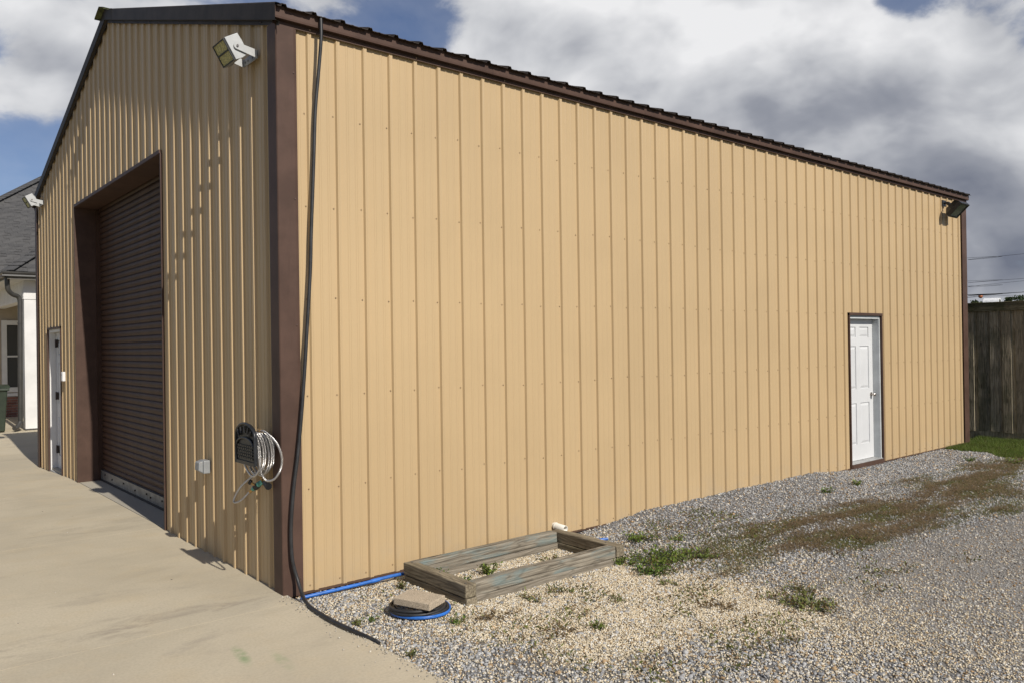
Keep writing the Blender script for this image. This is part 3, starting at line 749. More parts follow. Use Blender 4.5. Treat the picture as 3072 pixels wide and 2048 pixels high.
for k in range(39):
    y = R0 + k * RS + 0.038
    for z in (0.05, 0.75, 1.45, 2.15, 2.85, 3.45, 4.15, 4.85):
        if z > gable_top(y) - 0.05: continue
        if OY0 - 0.03 < y < OY1 + 0.03 and z < OZ: continue
        if WY0 - 0.03 < y < WY1 + 0.03 and z < WZ + 0.05: continue
        pts.append(((0, y, z + random.uniform(-.012, .012)), (-1, 0, 0)))
for k in range(0, 39, 4):
    y = R0 + k * RS; pts.append(((-0.026, y, gable_top(y) + 0.018), (-1, 0, 0)))
for z in np.arange(0.1, 4.0, 0.9): pts.append(((0.10, -0.0305, z), (0, -1, 0)))
o = screw_mesh(pts).build('trim_screws', 'screw_bronze', building); o['kind'] = 'stuff'

# ---- roll-up door opening
DEP = 0.26
mb = MB(); mb.box(-0.026, -0.001, OY0 - 0.0, OY1, OZ, OZ + 0.035); mb.box(-0.018, DEP, OY0 + 0.004, OY1 - 0.004, OZ - 0.004, OZ + 0.002); mb.build('header_trim', 'bronze_trim', building)
for y, s in ((OY1, 1), (OY0, -1)):
    mb = MB(); yy = sorted((y, y + s * 0.022)); mb.box(-0.022, DEP, yy[0], yy[1], -0.012, OZ + 0.001); mb.build('jamb_trim', 'bronze_trim', building)
sill = MB().box(0.004, 0.8, OY0 + 0.002, OY1 - 0.002, -0.1, 0.001).build('door_sill', 'sill_concrete', building)
door = bpy.data.objects.new('rollup_door', None); C.objects.link(door); door.parent = building; door.location = (DEP - L / 2, (OY0 + OY1) / 2 - W / 2, 0.0)
pitch = 0.0735
mb = MB(); y0, y1 = OY0 + 0.002 - (OY0 + OY1) / 2, OY1 - 0.002 - (OY0 + OY1) / 2
prof = [(0.030, 0.0)] + [(0.030 - 0.0125 * math.sin(math.pi * t) ** 0.45, 0.005 + (pitch - 0.013) * t) for t in np.linspace(0, 1, 9)] + [(0.036, pitch - 0.006), (0.036, pitch)]
n = len(prof); vs = [(a, y0, b2) for a, b2 in prof] + [(a, y1, b2) for a, b2 in prof]
mb.add(vs, [(i, n + i, n + i + 1, i + 1) for i in range(n - 1)], True)
slat_me = mb.mesh('slat'); nslat = int((OZ - 0.145) / pitch) + 1
for k in range(nslat):
    o = link('slat', slat_me, 'bronze_door', door, (0, 0, 0.145 + k * pitch))
mb = MB(); P = wloc(door)
mb.box(P.x - 0.005, P.x + 0.03, OY0 + 0.01, OY1 - 0.01, 0.028, 0.145); bar = mb.build('bottom_bar', 'galvanized', door)
MB().box(P.x - 0.012, P.x + 0.036, OY0 + 0.01, OY1 - 0.01, 0.004, 0.029).build('bottom_seal', 'gasket_black', door)
bolt = MB().tube([(0, 0, 0), (-0.010, 0, 0)], 0.011, 8).mesh('bolt')
for k, yy in enumerate([2.95, 3.12, 3.55, 3.70, 4.12, 4.28, 4.75, 5.25, 5.8, 6.15]):
    link('bolt', bolt, 'rust_hinge', door, (P.x - 0.005 - P.x, yy - P.y, 0.09 + (0.012 if k % 2 else -0.008)))
for y in (OY0, OY1):
    s = 1 if y == OY0 else -1
    MB().box(DEP - 0.03, DEP + 0.06, min(y, y + s * 0.035), max(y, y + s * 0.035), 0.0, OZ).build('door_track', 'bronze_door', door)
MB().box(DEP + 0.07, DEP + 0.09, OY0 - 0.1, OY1 + 0.1, 0, OZ + 0.1).build('door_backing', 'gasket_black', door)

# ---- walk door in the side wall
def six_panel(name, along, back, u0, u1, z0, z1, out, parent):
    """leaf with stiles, rails and six raised panels. along/back/out are axis vectors"""
    A, O = Vector(along), Vector(out)
    def P(u, o, z): return Vector(back) + A * u + O * o + Vector((0, 0, z))
    leaf = MB(); w = u1 - u0; h = z1 - z0
    def bar(a, b2, c, d, t0, t1): leaf.obox(P(u0 + a, t0, z0 + c), A * (b2 - a), Vector((0, 0, d - c)), O * (t1 - t0))
    bar(0, w, 0, h, -0.04, 0.0)
    st, mid = 0.115, 0.11
    rows = [(0.22, 0.80), (1.0, 1.60), (1.72, h - 0.115)]
    cols = [(st, w / 2 - mid / 2), (w / 2 + mid / 2, w - st)]
    for a, b2 in ((0, st), (w / 2 - mid / 2, w / 2 + mid / 2), (w - st, w)): bar(a, b2, 0.0, h, 0.0002, 0.011)
    zz = [0] + [x for r in rows for x in r] + [h]
    for c, d in zip(zz[0::2], zz[1::2]):
        for a, b2 in cols: bar(a, b2, c, d, 0.0004, 0.0108)
    lf = leaf.build('leaf', 'door_white', parent)
    for a, b2 in cols:
        for c, d in rows:
            mb = MB(); i0, i1 = 0.012, 0.042
            q = [P(u0 + a + i0, 0.001, z0 + c + i0), P(u0 + b2 - i0, 0.001, z0 + c + i0), P(u0 + b2 - i0, 0.001, z0 + d - i0), P(u0 + a + i0, 0.001, z0 + d - i0)]
            r = [P(u0 + a + i1, 0.010, z0 + c + i1), P(u0 + b2 - i1, 0.010, z0 + c + i1), P(u0 + b2 - i1, 0.010, z0 + d - i1), P(u0 + a + i1, 0.010, z0 + d - i1)]
            fs = [(0, 1, 5, 4), (1, 2, 6, 5), (2, 3, 7, 6), (3, 0, 4, 7), (4, 5, 6, 7)]
            mb.add(q + r, fs); mb.build('door_panel', 'door_white', lf)
    return lf
sd_ = bpy.data.objects.new('side_door', None); C.objects.link(sd_); sd_.parent = building
sd_['label'] = 'white six panel walk door with round knob in tan side wall'
RD = 0.115
six_panel('leaf', (1, 0, 0), (0, RD, 0), DX0 + 0.022, DX1 - 0.026, 0.045, DZ - 0.045, (0, -1, 0), sd_)
mb = MB(); mb.box(DX0, DX0 + 0.022, 0.004, RD + 0.05, 0.0, DZ - 0.003); mb.box(DX1 - 0.024, DX1, 0.004, RD + 0.05, 0.0, DZ - 0.003); mb.box(DX0 + 0.022, DX1 - 0.024, 0.005, RD + 0.05, DZ - 0.045, DZ - 0.004); mb.build('door_frame', 'frame_grey', sd_)
mb = MB(); mb.box(DX0 - 0.022, DX0 + 0.001, -0.027, 0.003, -0.05, DZ + 0.03); mb.box(DX1 - 0.001, DX1 + 0.022, -0.027, 0.003, -0.03, DZ + 0.03); mb.box(DX0 - 0.022, DX1 + 0.022, -0.031, 0.002, DZ - 0.002, DZ + 0.033); mb.build('door_trim', 'bronze_trim', sd_)
MB().box(DX0 + 0.002, DX1 - 0.002, -0.020, RD + 0.03, 0.0, 0.040).build('threshold', 'zinc_dull', sd_, 0.004)
MB().box(DX0 + 0.0025, DX1 - 0.0025, -0.034, -0.0205, -0.06, 0.032).build('sill_trim', 'bronze_trim', sd_)
MB().box(DX0 + 0.025, DX1 - 0.03, RD - 0.006, RD + 0.03, 0.0405, 0.052).build('door_sweep', 'rust_hinge', sd_)
kx, kz = DX1 - 0.088, 0.95
mb = MB(); k = RD - 0.011
mb.tube([(kx, k, kz), (kx, k - 0.006, kz)], 0.032, 16); mb.tube([(kx, k - 0.006, kz), (kx, k - 0.034, kz)], 0.012, 12)
mb.tube([(kx, k - 0.030, kz), (kx, k - 0.036, kz), (kx, k - 0.048, kz), (kx, k - 0.060, kz), (kx, k - 0.068, kz)], [0.014, 0.024, 0.0285, 0.025, 0.012], 16); mb.build('door_knob', 'nickel', sd_)

# ---- walk door in the gable wall
gd = bpy.data.objects.new('gable_door', None); C.objects.link(gd); gd.parent = building
gd['label'] = 'narrow view of white walk door with dark hinges beside the roll-up door'
mb = MB(); mb.box(0.0, 0.13, WY1 - 0.024, WY1, -0.07, WZ); mb.box(0.0, 0.13, WY0, WY0 + 0.024, -0.07, WZ); mb.box(0.001, 0.13, WY0 + 0.024, WY1 - 0.024, WZ - 0.04, WZ - 0.001); mb.build('door_frame', 'house_white', gd)
six_panel('leaf', (0, -1, 0), (0.10, 0, 0), -(WY1 - 0.036), -(WY0 + 0.028), -0.035, WZ - 0.045, (-1, 0, 0), gd)
MB().box(-0.01, 0.12, WY0 + 0.002, WY1 - 0.002, -0.09, -0.036).build('threshold', 'zinc_dull', gd)
mb = MB(); mb.box(-0.026, 0.002, WY0 - 0.02, WY0 + 0.001, -0.06, WZ + 0.03); mb.box(-0.026, 0.002, WY1 - 0.001, WY1 + 0.02, -0.06, WZ + 0.03); mb.box(-0.028, 0.001, WY0 - 0.02, WY1 + 0.02, WZ - 0.001, WZ + 0.03); mb.build('door_trim', 'bronze_trim', gd)
for z in (0.22, 1.02, 1.80):
    mb = MB(); mb.box(0.074, 0.0885, 8.13, 8.20, z, z + 0.11); mb.box(0.058, 0.074, 8.165, 8.20, z, z + 0.11); mb.tube([(0.066, 8.20, z - 0.004), (0.066, 8.20, z + 0.114)], 0.012, 8); mb.build('hinge', 'rust_hinge', gd)

# ------------------------------------------------------------------ things on the walls
def led_flood(y0, z0, label, tilt=0.53, s=1.0):
    t = thing('floodlight', label, 'floodlight', (-0.02, y0, z0), 'LED floodlights on the gable')
    PV = Vector((-0.205, y0, z0 + 0.035)); n = Vector((-math.cos(tilt), 0, -math.sin(tilt))); d = Vector((math.sin(tilt), 0, -math.cos(tilt))); Y = Vector((0, 1, 0))
    def Tr(a, b2, c): return PV + n * a + d * b2 + Y * c
    hw, hh = 0.14, 0.096
    # housing: rounded block, face towards n
    mb = MB()
    prof = [(0.062, -hh), (0.066, -hh + 0.006), (0.066, hh - 0.006), (0.062, hh), (0.02, hh + 0.004), (-0.03, hh - 0.012), (-0.055, hh - 0.05), (-0.062, 0.0), (-0.055, -hh + 0.03), (-0.03, -hh + 0.002), (0.02, -hh - 0.004)]
    mb.prism([Tr(a, b2, -hw + 0.012) for a, b2 in prof], Y * (2 * hw - 0.024)); mb.build('housing', 'flood_body', t)
    # raised dark frame round the lenses
    mb = MB(); o = 0.0665
    for b0, b1, c0, c1 in ((-hh, -hh + 0.010, -hw + .013, hw - .013), (hh - 0.010, hh, -hw + .013, hw - .013), (-0.006, 0.006, -hw + .022, hw - .022), (-hh + .01, hh - .01, -hw + .013, -hw + .022), (-hh + .01, hh - .01, hw - .022, hw - .013)):
        mb.obox(Tr(o, b0, c0), n * 0.012, d * (b1 - b0), Y * (c1 - c0))
    mb.build('lens_frame', 'flood_black', t)
    for b0, b1 in ((-hh + .0105, -.0065), (.0065, hh - .0105)):
        MB().obox(Tr(o + 0.0005, b0, -hw + .0225), n * 0.005, d * (b1 - b0), Y * (2 * hw - .045)).build('led_lens', 'led_lens', t)
    # end caps
    for c in (-hw, hw - 0.012):
        mb = MB(); pc = [(0.064, -hh - 0.002), (0.064, hh + 0.002), (0.0, hh + 0.006), (-0.045, hh - 0.004), (-0.068, hh - 0.045), (-0.072, -0.01), (-0.066, -hh - 0.002)]
        mb.prism([Tr(a, b2, c) for a, b2 in pc], Y * 0.0118); mb.build('end_cap', 'flood_light_grey', t, 0.003)
    # cooling fins on the back
    for c in np.linspace(-hw + 0.03, hw - 0.03, 7):
        MB().prism([Tr(-0.050, -hh + 0.04, c), Tr(-0.050, hh - 0.06, c), Tr(-0.085, hh - 0.08, c), Tr(-0.088, -hh + 0.05, c)], Y * 0.004).build('cooling_fin', 'flood_body', t)
    # U bracket: base against the ribs, two arms to the pivots
    base = MB(); xb = -0.022
    base.box(xb - 0.008, xb, y0 - 0.155, y0 + 0.155, z0 - 0.034, z0 + 0.034); base.build('bracket_base', 'flood_body', t, 0.002)
    for k in (-0.11, -0.05, 0.05, 0.11):
        MB().tube([(xb - 0.0082, y0 + k, z0), (xb - 0.010, y0 + k, z0)], 0.011, 10).build('slot', 'flood_black', t)
    for c in (-0.155, 0.149):
        pv = (PV.x, PV.z); arm = []
        for a in np.linspace(math.pi * 0.5, math.pi * 1.5, 8): arm.append((pv[0] + 0.030 * math.cos(a), pv[1] + 0.030 * math.sin(a)))
        arm = [(xb - 0.0005, z0 + 0.036)] + arm + [(xb - 0.0005, z0 - 0.036)]
        MB().prism([(a, y0 + c, b2) for a, b2 in arm], (0, 0.006, 0)).build('bracket_arm', 'flood_light_grey', t)
        yb = y0 + c - 0.009 if c < 0 else y0 + c + 0.006
        MB().tube([(pv[0], yb, pv[1]), (pv[0], yb + 0.009, pv[1])], 0.0115, 6, smooth=False).build('pivot_bolt', 'nickel', t)
    t.scale = (0.84, 0.84, 0.84)
    return t
led_flood(0.43, 3.90, 'grey LED floodlight with two lens panels beside the near corner trim')
led_flood(8.62, 4.00, 'grey LED floodlight at the far left end of the gable wall')

def black_flood():
    t = thing('floodlight', 'black floodlight with glass front under the far eave corner', 'floodlight', (11.3, -0.02, 3.88))
    c0 = Vector((11.30, -0.235, 3.775)); n = Vector((0, -0.69, -0.724)); d = Vector((0, 0.724, -0.69)); X = Vector((1, 0, 0))
    def Tr(a, b2, c): return c0 + n * a + d * b2 + X * c
    hw, hh = 0.165, 0.135
    mb = MB()
    f = [Tr(0, -hh, -hw), Tr(0, -hh, hw), Tr(0, hh, hw), Tr(0, hh, -hw)]; g = [Tr(-0.045, -hh, -hw), Tr(-0.045, -hh, hw), Tr(-0.045, hh, hw), Tr(-0.045, hh, -hw)]; h = [Tr(-0.125, -hh + .05, -hw + .05), Tr(-0.125, -hh + .05, hw - .05), Tr(-0.125, hh - .06, hw - .05), Tr(-0.125, hh - .06, -hw + .05)]
    vs = f + g + h; fs = []
    for r in (0, 4):
        for i in range(4): fs.append((r + i, r + (i + 1) % 4, r + 4 + (i + 1) % 4, r + 4 + i))
    fs.append((8, 9, 10, 11)); fs.append((3, 2, 1, 0)); mb.add(vs, fs); mb.build('housing', 'flood_black', t)
    mb = MB()
    for b0, b1, c_, c1 in ((-hh, -hh + .028, -hw, hw), (hh - .028, hh, -hw, hw), (-hh + .028, hh - .028, -hw, -hw + .024), (-hh + .028, hh - .028, hw - .024, hw)):
        mb.obox(Tr(0.001, b0, c_), n * 0.016, d * (b1 - b0), X * (c1 - c_))
    mb.build('bezel', 'flood_black', t)
    MB().obox(Tr(0.001, -hh + .028, -hw + .024), n * 0.004, d * (2 * hh - .056), X * (2 * hw - .048)).build('glass', 'flood_glass', t)
    MB().obox(Tr(0.004, hh - 0.001, -hw), n * 0.010, d * 0.006, X * (2 * hw)).build('retaining_strip', 'flood_light_grey', t)
    # junction box and knuckle
    MB().box(11.20, 11.34, -0.035, -0.019, 3.86, 3.96).build('mounting_plate', 'flood_black', t, 0.004)
    mb = MB(); mb.tube([(11.27, -0.035, 3.91), (11.275, -0.09, 3.915), (11.29, -0.13, 3.88)], 0.018, 10); mb.build('knuckle', 'flood_black', t)
    for c in (-hw - 0.006, hw):
        MB().obox(Tr(-0.03, -0.02, c), n * -0.13, d * 0.04, X * 0.006).build('yoke_arm', 'flood_black', t)
black_flood()

def hose_tube(name, path, r, m, n=8):
    mb = MB().tube(path, r, n); return mb
def tag_along(o, path, n):
    P = [Vector(p) for p in path]; s = [0.0]
    for a, b2 in zip(P[:-1], P[1:]): s.append(s[-1] + (b2 - a).length)
    a = o.data.attributes.new('along', 'FLOAT', 'POINT'); vals = np.zeros(len(o.data.vertices), np.float32)
    k = np.repeat(np.array(s), n); vals[:len(k)] = k; a.data.foreach_set('value', vals)
def reel():
    t = thing('hose_hanger', 'black plastic arched hose hanger on the shaded gable wall', 'hose hanger', (-0.01, 0.18, 0.92))
    x = -0.20; yc = 0.18; hw = 0.175; zb = 0.925; zs = 1.12
    arc = [(yc - hw * math.cos(a), zs + 0.092 * math.sin(a)) for a in np.linspace(0, math.pi, 15)]
    outline = [(yc + hw, zb), (yc - hw, zb)] + arc
    MB().prism([(x, a, b2) for a, b2 in outline], (0.014, 0, 0)).build('shield', 'plastic_black', t)
    # rolled rim, slots in the arch and a woven lower panel, proud of the shield
    rim = [(x - 0.004, yc - hw * 0.98 * math.cos(a), zs + 0.090 * math.sin(a)) for a in np.linspace(0, math.pi, 15)]
    MB().tube([(x - 0.004, yc - hw * .98, zb)] + rim + [(x - 0.004, yc + hw * .98, zb)], 0.010, 6).build('rim', 'plastic_black', t)
    for k in range(5):
        a = math.pi * (0.18 + 0.16 * k); c, s_ = math.cos(a), math.sin(a)
        p0 = Vector((x - 0.0105, yc - 0.105 * c, zs - 0.02 + 0.045 * s_)); p1 = Vector((x - 0.0105, yc - 0.145 * c, zs + 0.002 + 0.070 * s_))
        MB().tube([p0, p1], 0.009, 6).build('slot', 'gasket_black', t)
    arch2 = [(yc - 0.15 * math.cos(a), 1.055 + 0.055 * math.sin(a)) for a in np.linspace(0, math.pi, 11)]
    MB().tube([(x - 0.008, a, b2) for a, b2 in arch2], 0.008, 6).build('inner_rim', 'plastic_black', t)
    for r in range(5):
        for c in range(8):
            yy = yc - 0.135 + c * 0.0345 + (0.008 if r % 2 else 0); z = 0.962 + r * 0.021
            MB().box(x - 0.008, x - 0.0005, yy, yy + 0.024, z, z + 0.013).build('weave', 'plastic_black', t)
    MB().box(x - 0.010, x, yc - hw, yc + hw, zb - 0.004, zb + 0.020).build('lower_rail', 'plastic_black', t)
    # saddle and wall plate
    MB().prism([(x + 0.0145, yc - 0.10, 0.97), (x + 0.0145, yc + 0.10, 0.97), (x + 0.0145, yc + 0.11, 1.05), (x + 0.0145, yc + 0.06, 1.115), (x + 0.0145, yc - 0.06, 1.115), (x + 0.0145, yc - 0.11, 1.05)], (0.165, 0, 0)).build('saddle', 'plastic_black', t)
    MB().box(-0.034, -0.0205, yc - 0.09, yc + 0.09, 0.96, 1.11).build('wall_plate', 'plastic_black', t)
    # steel hose coiled over the saddle, one loose loop and a lead down to the tap
    h = thing('garden_hose', 'coiled shiny steel garden hose hanging behind the black hanger', 'hose', (-0.1, 0.18, 0.82))
    path = [(-0.10, 0.37, 0.69), (-0.125, 0.46, 0.62), (-0.15, 0.535, 0.592), (-0.155, 0.53, 0.625), (-0.15, 0.42, 0.72), (-0.12, 0.30, 0.80), (-0.07, 0.22, 0.845)]
    N = 6
    for i in range(2, N * 14 - 3):
        a = -math.pi / 2 - 2 * math.pi * i / 14; u = i / (N * 14)
        turn = i // 14
        sag = 0.010 * ((turn * 7) % 3)
        z = 1.002 + 0.150 * math.sin(a) - (sag if math.sin(a) < 0 else 0)
        path.append((-0.060 - 0.118 * u, yc + (0.162 + 0.006 * ((turn * 5) % 3)) * math.cos(a), min(z, 1.132 + 0.05 * (z - 1.132))))
    path += [(-0.180, 0.03, 1.06), (-0.178, 0.012, 0.98), (-0.172, -0.005, 0.90), (-0.165, -0.035, 0.852), (-0.16, -0.10, 0.832), (-0.15, -0.20, 0.86), (-0.14, -0.275, 0.94), (-0.13, -0.262, 1.02), (-0.12, -0.15, 1.10), (-0.105, 0.06, 1.150), (-0.10, 0.16, 1.152)]
    sp = spline(path, 5)
    o = MB().tube(sp, 0.0078, 8).build('hose_body', 'steel_hose', h); tag_along(o, sp, 8)
    MB().tube([(-0.10, 0.15, 1.150), (-0.099, 0.20, 1.151)], 0.013, 8).build('hose_coupling', 'brass', h)
    MB().tube([(-0.10, 0.37, 0.69), (-0.088, 0.345, 0.708)], 0.014, 8).build('hose_coupling', 'brass', h)
    # tap
    f = thing('wall_tap', 'green weathered brass tap with black handles under the hose hanger', 'tap', (-0.01, 0.30, 0.75))
    MB().tube([(-0.018, 0.25, 0.775), (-0.055, 0.255, 0.772)], 0.013, 8).build('supply_stub', 'brass', f)
    MB().tube([(-0.050, 0.255, 0.772), (-0.062, 0.275, 0.757), (-0.075, 0.305, 0.733), (-0.088, 0.345, 0.708)], [0.017, 0.020, 0.021, 0.016], 10).build('valve_body', 'brass_teal', f)
    MB().tube([(-0.068, 0.29, 0.745), (-0.080, 0.32, 0.722)], 0.0235, 8).build('valve_collar', 'plastic_black', f)
    MB().tube([(-0.075, 0.30, 0.735), (-0.115, 0.315, 0.765)], 0.009, 6).build('valve_stem', 'brass', f)
    MB().tube([(-0.112, 0.308, 0.762), (-0.126, 0.318, 0.774)], 0.019, 8).build('handle', 'plastic_black', f)
    MB().tube([(-0.055, 0.262, 0.775), (-0.06, 0.265, 0.825)], 0.010, 6).build('bonnet', 'brass', f)
    MB().tube([(-0.060, 0.235, 0.825), (-0.060, 0.300, 0.828)], 0.014, 8).build('handle', 'zinc_dull', f)
    MB().tube([(-0.058, 0.13, 0.752), (-0.050, 0.205, 0.768)], [0.026, 0.022], 10).build('vacuum_cap', 'plastic_black', f)
reel()

def outlet():
    t = thing('outlet_box', 'grey weatherproof outlet box on the ribbed gable wall', 'outlet', (-0.019, 1.47, 0.69))
    MB().box(-0.075, -0.0195, 1.42, 1.535, 0.695, 0.805).build('box', 'outlet_grey', t, 0.006)
    MB().prism([(-0.0755, 1.43, 0.80), (-0.0755, 1.53, 0.80), (-0.115, 1.53, 0.785), (-0.120, 1.53, 0.72), (-0.0755, 1.53, 0.705), (-0.0755, 1.43, 0.705)][:0] or [(-0.076, 1.428, 0.803), (-0.110, 1.428, 0.790), (-0.114, 1.428, 0.725), (-0.076, 1.428, 0.700)], (0, 0.10, 0)).build('cover', 'outlet_grey', t, 0.005)
    MB().tube([(-0.095, 1.424, 0.792), (-0.095, 1.532, 0.792)], 0.006, 6).build('hinge_pin', 'zinc_dull', t)
outlet()
def keypad():
    t = thing('door_control_box', 'small white control box between walk door and roll-up door', 'control box', (-0.019, 7.15, 1.33))
    MB().box(-0.055, -0.0195, 7.09, 7.19, 1.325, 1.455).build('box', 'keypad_white', t, 0.005)
    MB().box(-0.0585, -0.0555, 7.10, 7.18, 1.335, 1.445).build('cover', 'keypad_white', t)
    MB().box(-0.0600, -0.0587, 7.125, 7.155, 1.40, 1.425).build('button', 'outlet_grey', t)
keypad()

# ------------------------------------------------------------------ pipes and hoses
path = [(0.290, -0.085, 4.128), (0.289, -0.092, 4.09), (0.284, -0.098, 3.95), (0.270, -0.075, 3.70), (0.250, -0.062, 3.45), (0.236, -0.060, 3.15), (0.222, -0.058, 2.85), (0.206, -0.058, 2.55), (0.195, -0.060, 2.30), (0.165, -0.062, 1.90), (0.122, -0.066, 1.40), (0.080, -0.070, 1.02), (0.045, -0.072, 0.79), (0.026, -0.070, 0.60), (0.018, -0.066, 0.43), (0.024, -0.072, 0.25), (0.050, -0.095, 0.11), (0.040, -0.20, 0.020), (0.005, -0.34, 0.012), (-0.020, -0.48, 0.016), (-0.035, -0.75, 0.018), (-0.024, -1.00, 0.018), (0.012, -1.18, 0.002), (0.028, -1.24, -0.012)]
sp = spline(path, 6)
o = MB().tube(sp, 0.0128, 10).build('drain_hose', 'rubber_black', None, 0, (0.05, -0.07, 0.0))
tag(o, 'black rubber hose running from the eave down the corner and across the gravel edge', 'hose')
bp = thing('water_pipe', 'blue plastic pipe lying along the foot of the tan wall', 'pipe', (0.4, -0.2, -0.02))
sp = spline([(0.07, -0.10, -0.018), (0.25, -0.125, -0.010), (0.55, -0.150, 0.0), (0.83, -0.170, 0.012), (1.3, -0.19, 0.0), (1.9, -0.195, -0.01), (2.3, -0.20, -0.005), (2.52, -0.33, 0.004), (2.62, -0.44, 0.012), (2.76, -0.52, 0.020)], 6)
MB().tube(sp, 0.0130, 10).build('pipe_run', 'blue_pipe', bp)
MB().tube([(0.60, -0.1525, 0.0016), (0.67, -0.158, 0.0048)], 0.0158, 10).build('pipe_joint', 'blue_pipe', bp)
pv = thing('drain_pipe', 'short white plastic drain pipe sticking out of tan wall', 'pipe', (2.60, 0.0, 0.07))
mb = MB(); r0, r1 = 0.030, 0.024; n = 18
a0, a1 = Vector((2.60, 0.01, 0.078)), Vector((2.605, -0.145, 0.068))
vs = []
for p, r in ((a0, r0), (a1, r0), (a1, r1), (a0, r1)):
    for j in range(n): vs.append(p + Vector((math.cos(2 * math.pi * j / n) * r, 0, math.sin(2 * math.pi * j / n) * r)))
mb.add(vs, [(q * n + j, q * n + (j + 1) % n, (q + 1) * n + (j + 1) % n, (q + 1) * n + j) for q in range(3) for j in range(n)], True); mb.build('pipe_stub', 'pvc', pv)
MB().tube([(2.60, -0.018, 0.0765), (2.6005, -0.026, 0.0757)], 0.034, 16).build('wall_collar', 'pvc', pv)

# ------------------------------------------------------------------ timber frame
def wobble(o, amp, seed, cuts=10):
    bm = bmesh.new(); bm.from_mesh(o.data)
    bmesh.ops.subdivide_edges(bm, edges=[e for e in bm.edges if e.calc_length() > 0.3], cuts=cuts, use_grid_fill=True)
    for v in bm.verts:
        v.co.x += amp * (float(fbm(np.array([v.co.x * 3 + seed]), np.array([v.co.z * 4 + v.co.y * 4]))[0]) - .5)
        v.co.y += amp * (float(fbm(np.array([v.co.x * 2.5 + seed + 9]), np.array([v.co.y * 3 + 3]))[0]) - .5)
        v.co.z += amp * (float(fbm(np.array([v.co.x * 2.5 + seed + 5]), np.array([v.co.y * 3 + 7]))[0]) - .5)
    bm.to_mesh(o.data); bm.free()
tf = thing('timber_frame', 'low rectangular frame of weathered grey timbers on the gravel', 'timber frame', (1.645, -0.6, -0.03))
x0, x1, y0, y1 = TIMBER
def timber(a, b2, c, d, z0, z1, m, seed, bev=0.007):
    o = MB().box(a, b2, c, d, z0, z1).build('timber', m, tf, bev); wobble(o, 0.012, seed); return o
timber(x0, x0 + 0.092, y0 - 0.02, y1, 0.022, 0.112, 'timber_end', 1)
timber(x1 - 0.092, x1, y0 - 0.01, y1, 0.018, 0.108, 'timber_end', 2)
timber(x0 + 0.096, x1 - 0.096, y0, y0 + 0.090, 0.012, 0.107, 'timber_weathered', 3, 0.010)
timber(x0 + 0.05, x1 - 0.096, y1 - 0.088, y1 + 0.002, 0.016, 0.112, 'timber_weathered', 4, 0.010)
for a, b2, c, d, m in ((x0 + .004, x0 + .094, y0 - .025, y1 - .01, 'timber_end'), (x1 - .096, x1 - .004, y0 + .01, y1, 'timber_end'), (x0 + .098, x1 - .10, y0 - .008, y0 + .080, 'timber_base'), (x0 + .098, x1 - .10, y1 - .1, y1 - .01, 'timber_base')):
    timber(a, b2, c, d, -0.075, 0.016, m, a * 3 + c, 0.006)
for p in ((x0 + 0.03, y0 + 0.02, 0.112), (x0 + 0.05, y1 - 0.05, 0.113), (x1 - 0.05, y0 + 0.15, 0.109), (x0 + .06, -0.62, 0.113)):
    MB().tube([p, (p[0], p[1], p[2] + 0.003)], 0.007, 8).build('nail', 'galvanized', tf)

# ------------------------------------------------------------------ paver on coiled hoses
cx, cy = 0.545, -0.885
h1 = thing('blue_hose', 'blue hose coiled flat on the gravel under the black coil', 'hose', (cx, cy, -0.03))
sp = [(cx + (0.195 + 0.004 * math.sin(3 * a)) * math.cos(a) + 0.008, cy - 0.008 + 0.195 * math.sin(a), -0.014 + 0.003 * math.sin(2 * a) + 0.0009 * a) for a in np.linspace(0, 4 * math.pi, 90)]
MB().tube(sp, 0.0075, 8).build('coil', 'blue_pipe', h1)
h2 = thing('black_hose', 'black rubber hose coiled flat beneath the concrete paver', 'hose', (cx, cy, -0.02))
sp = []
for i, a in enumerate(np.linspace(0, 9.2 * math.pi, 200)):
    k = a / (9.2 * math.pi); r = 0.198 - 0.075 * ((k * 2.3) % 1.0) * (0.4 + 0.6 * k) + 0.006 * math.sin(a * 1.7); sp.append((cx + r * math.cos(a + 1), cy + r * 0.98 * math.sin(a + 1), 0.004 + 0.020 * k + 0.006 * math.sin(a * 0.63 + 2)))
MB().tube(sp, 0.0105, 8).build('coil', 'rubber_black', h2)
pvr = MB()
A, B, D_ = Vector((0.362, -0.86, 0.052)), Vector((0.462, -1.112, 0.048)), Vector((0.540, -0.815, 0.058))
e1 = (B - A).normalized() * 0.285; e2 = D_ - A; e2 = (e2 - e1.normalized() * e2.dot(e1.normalized())).normalized() * 0.185; up = e1.cross(e2).normalized(); up = up if up.z > 0 else -up
e1 = e1; o = pvr.obox(A + Vector((0.01, 0.02, -0.005)), e1, e2, up * 0.046).build('concrete_paver', 'paver_block', None, 0.004, (0.5, -0.95, 0.05))
tag(o, 'tan concrete paver lying on a coil of black hose', 'paver')

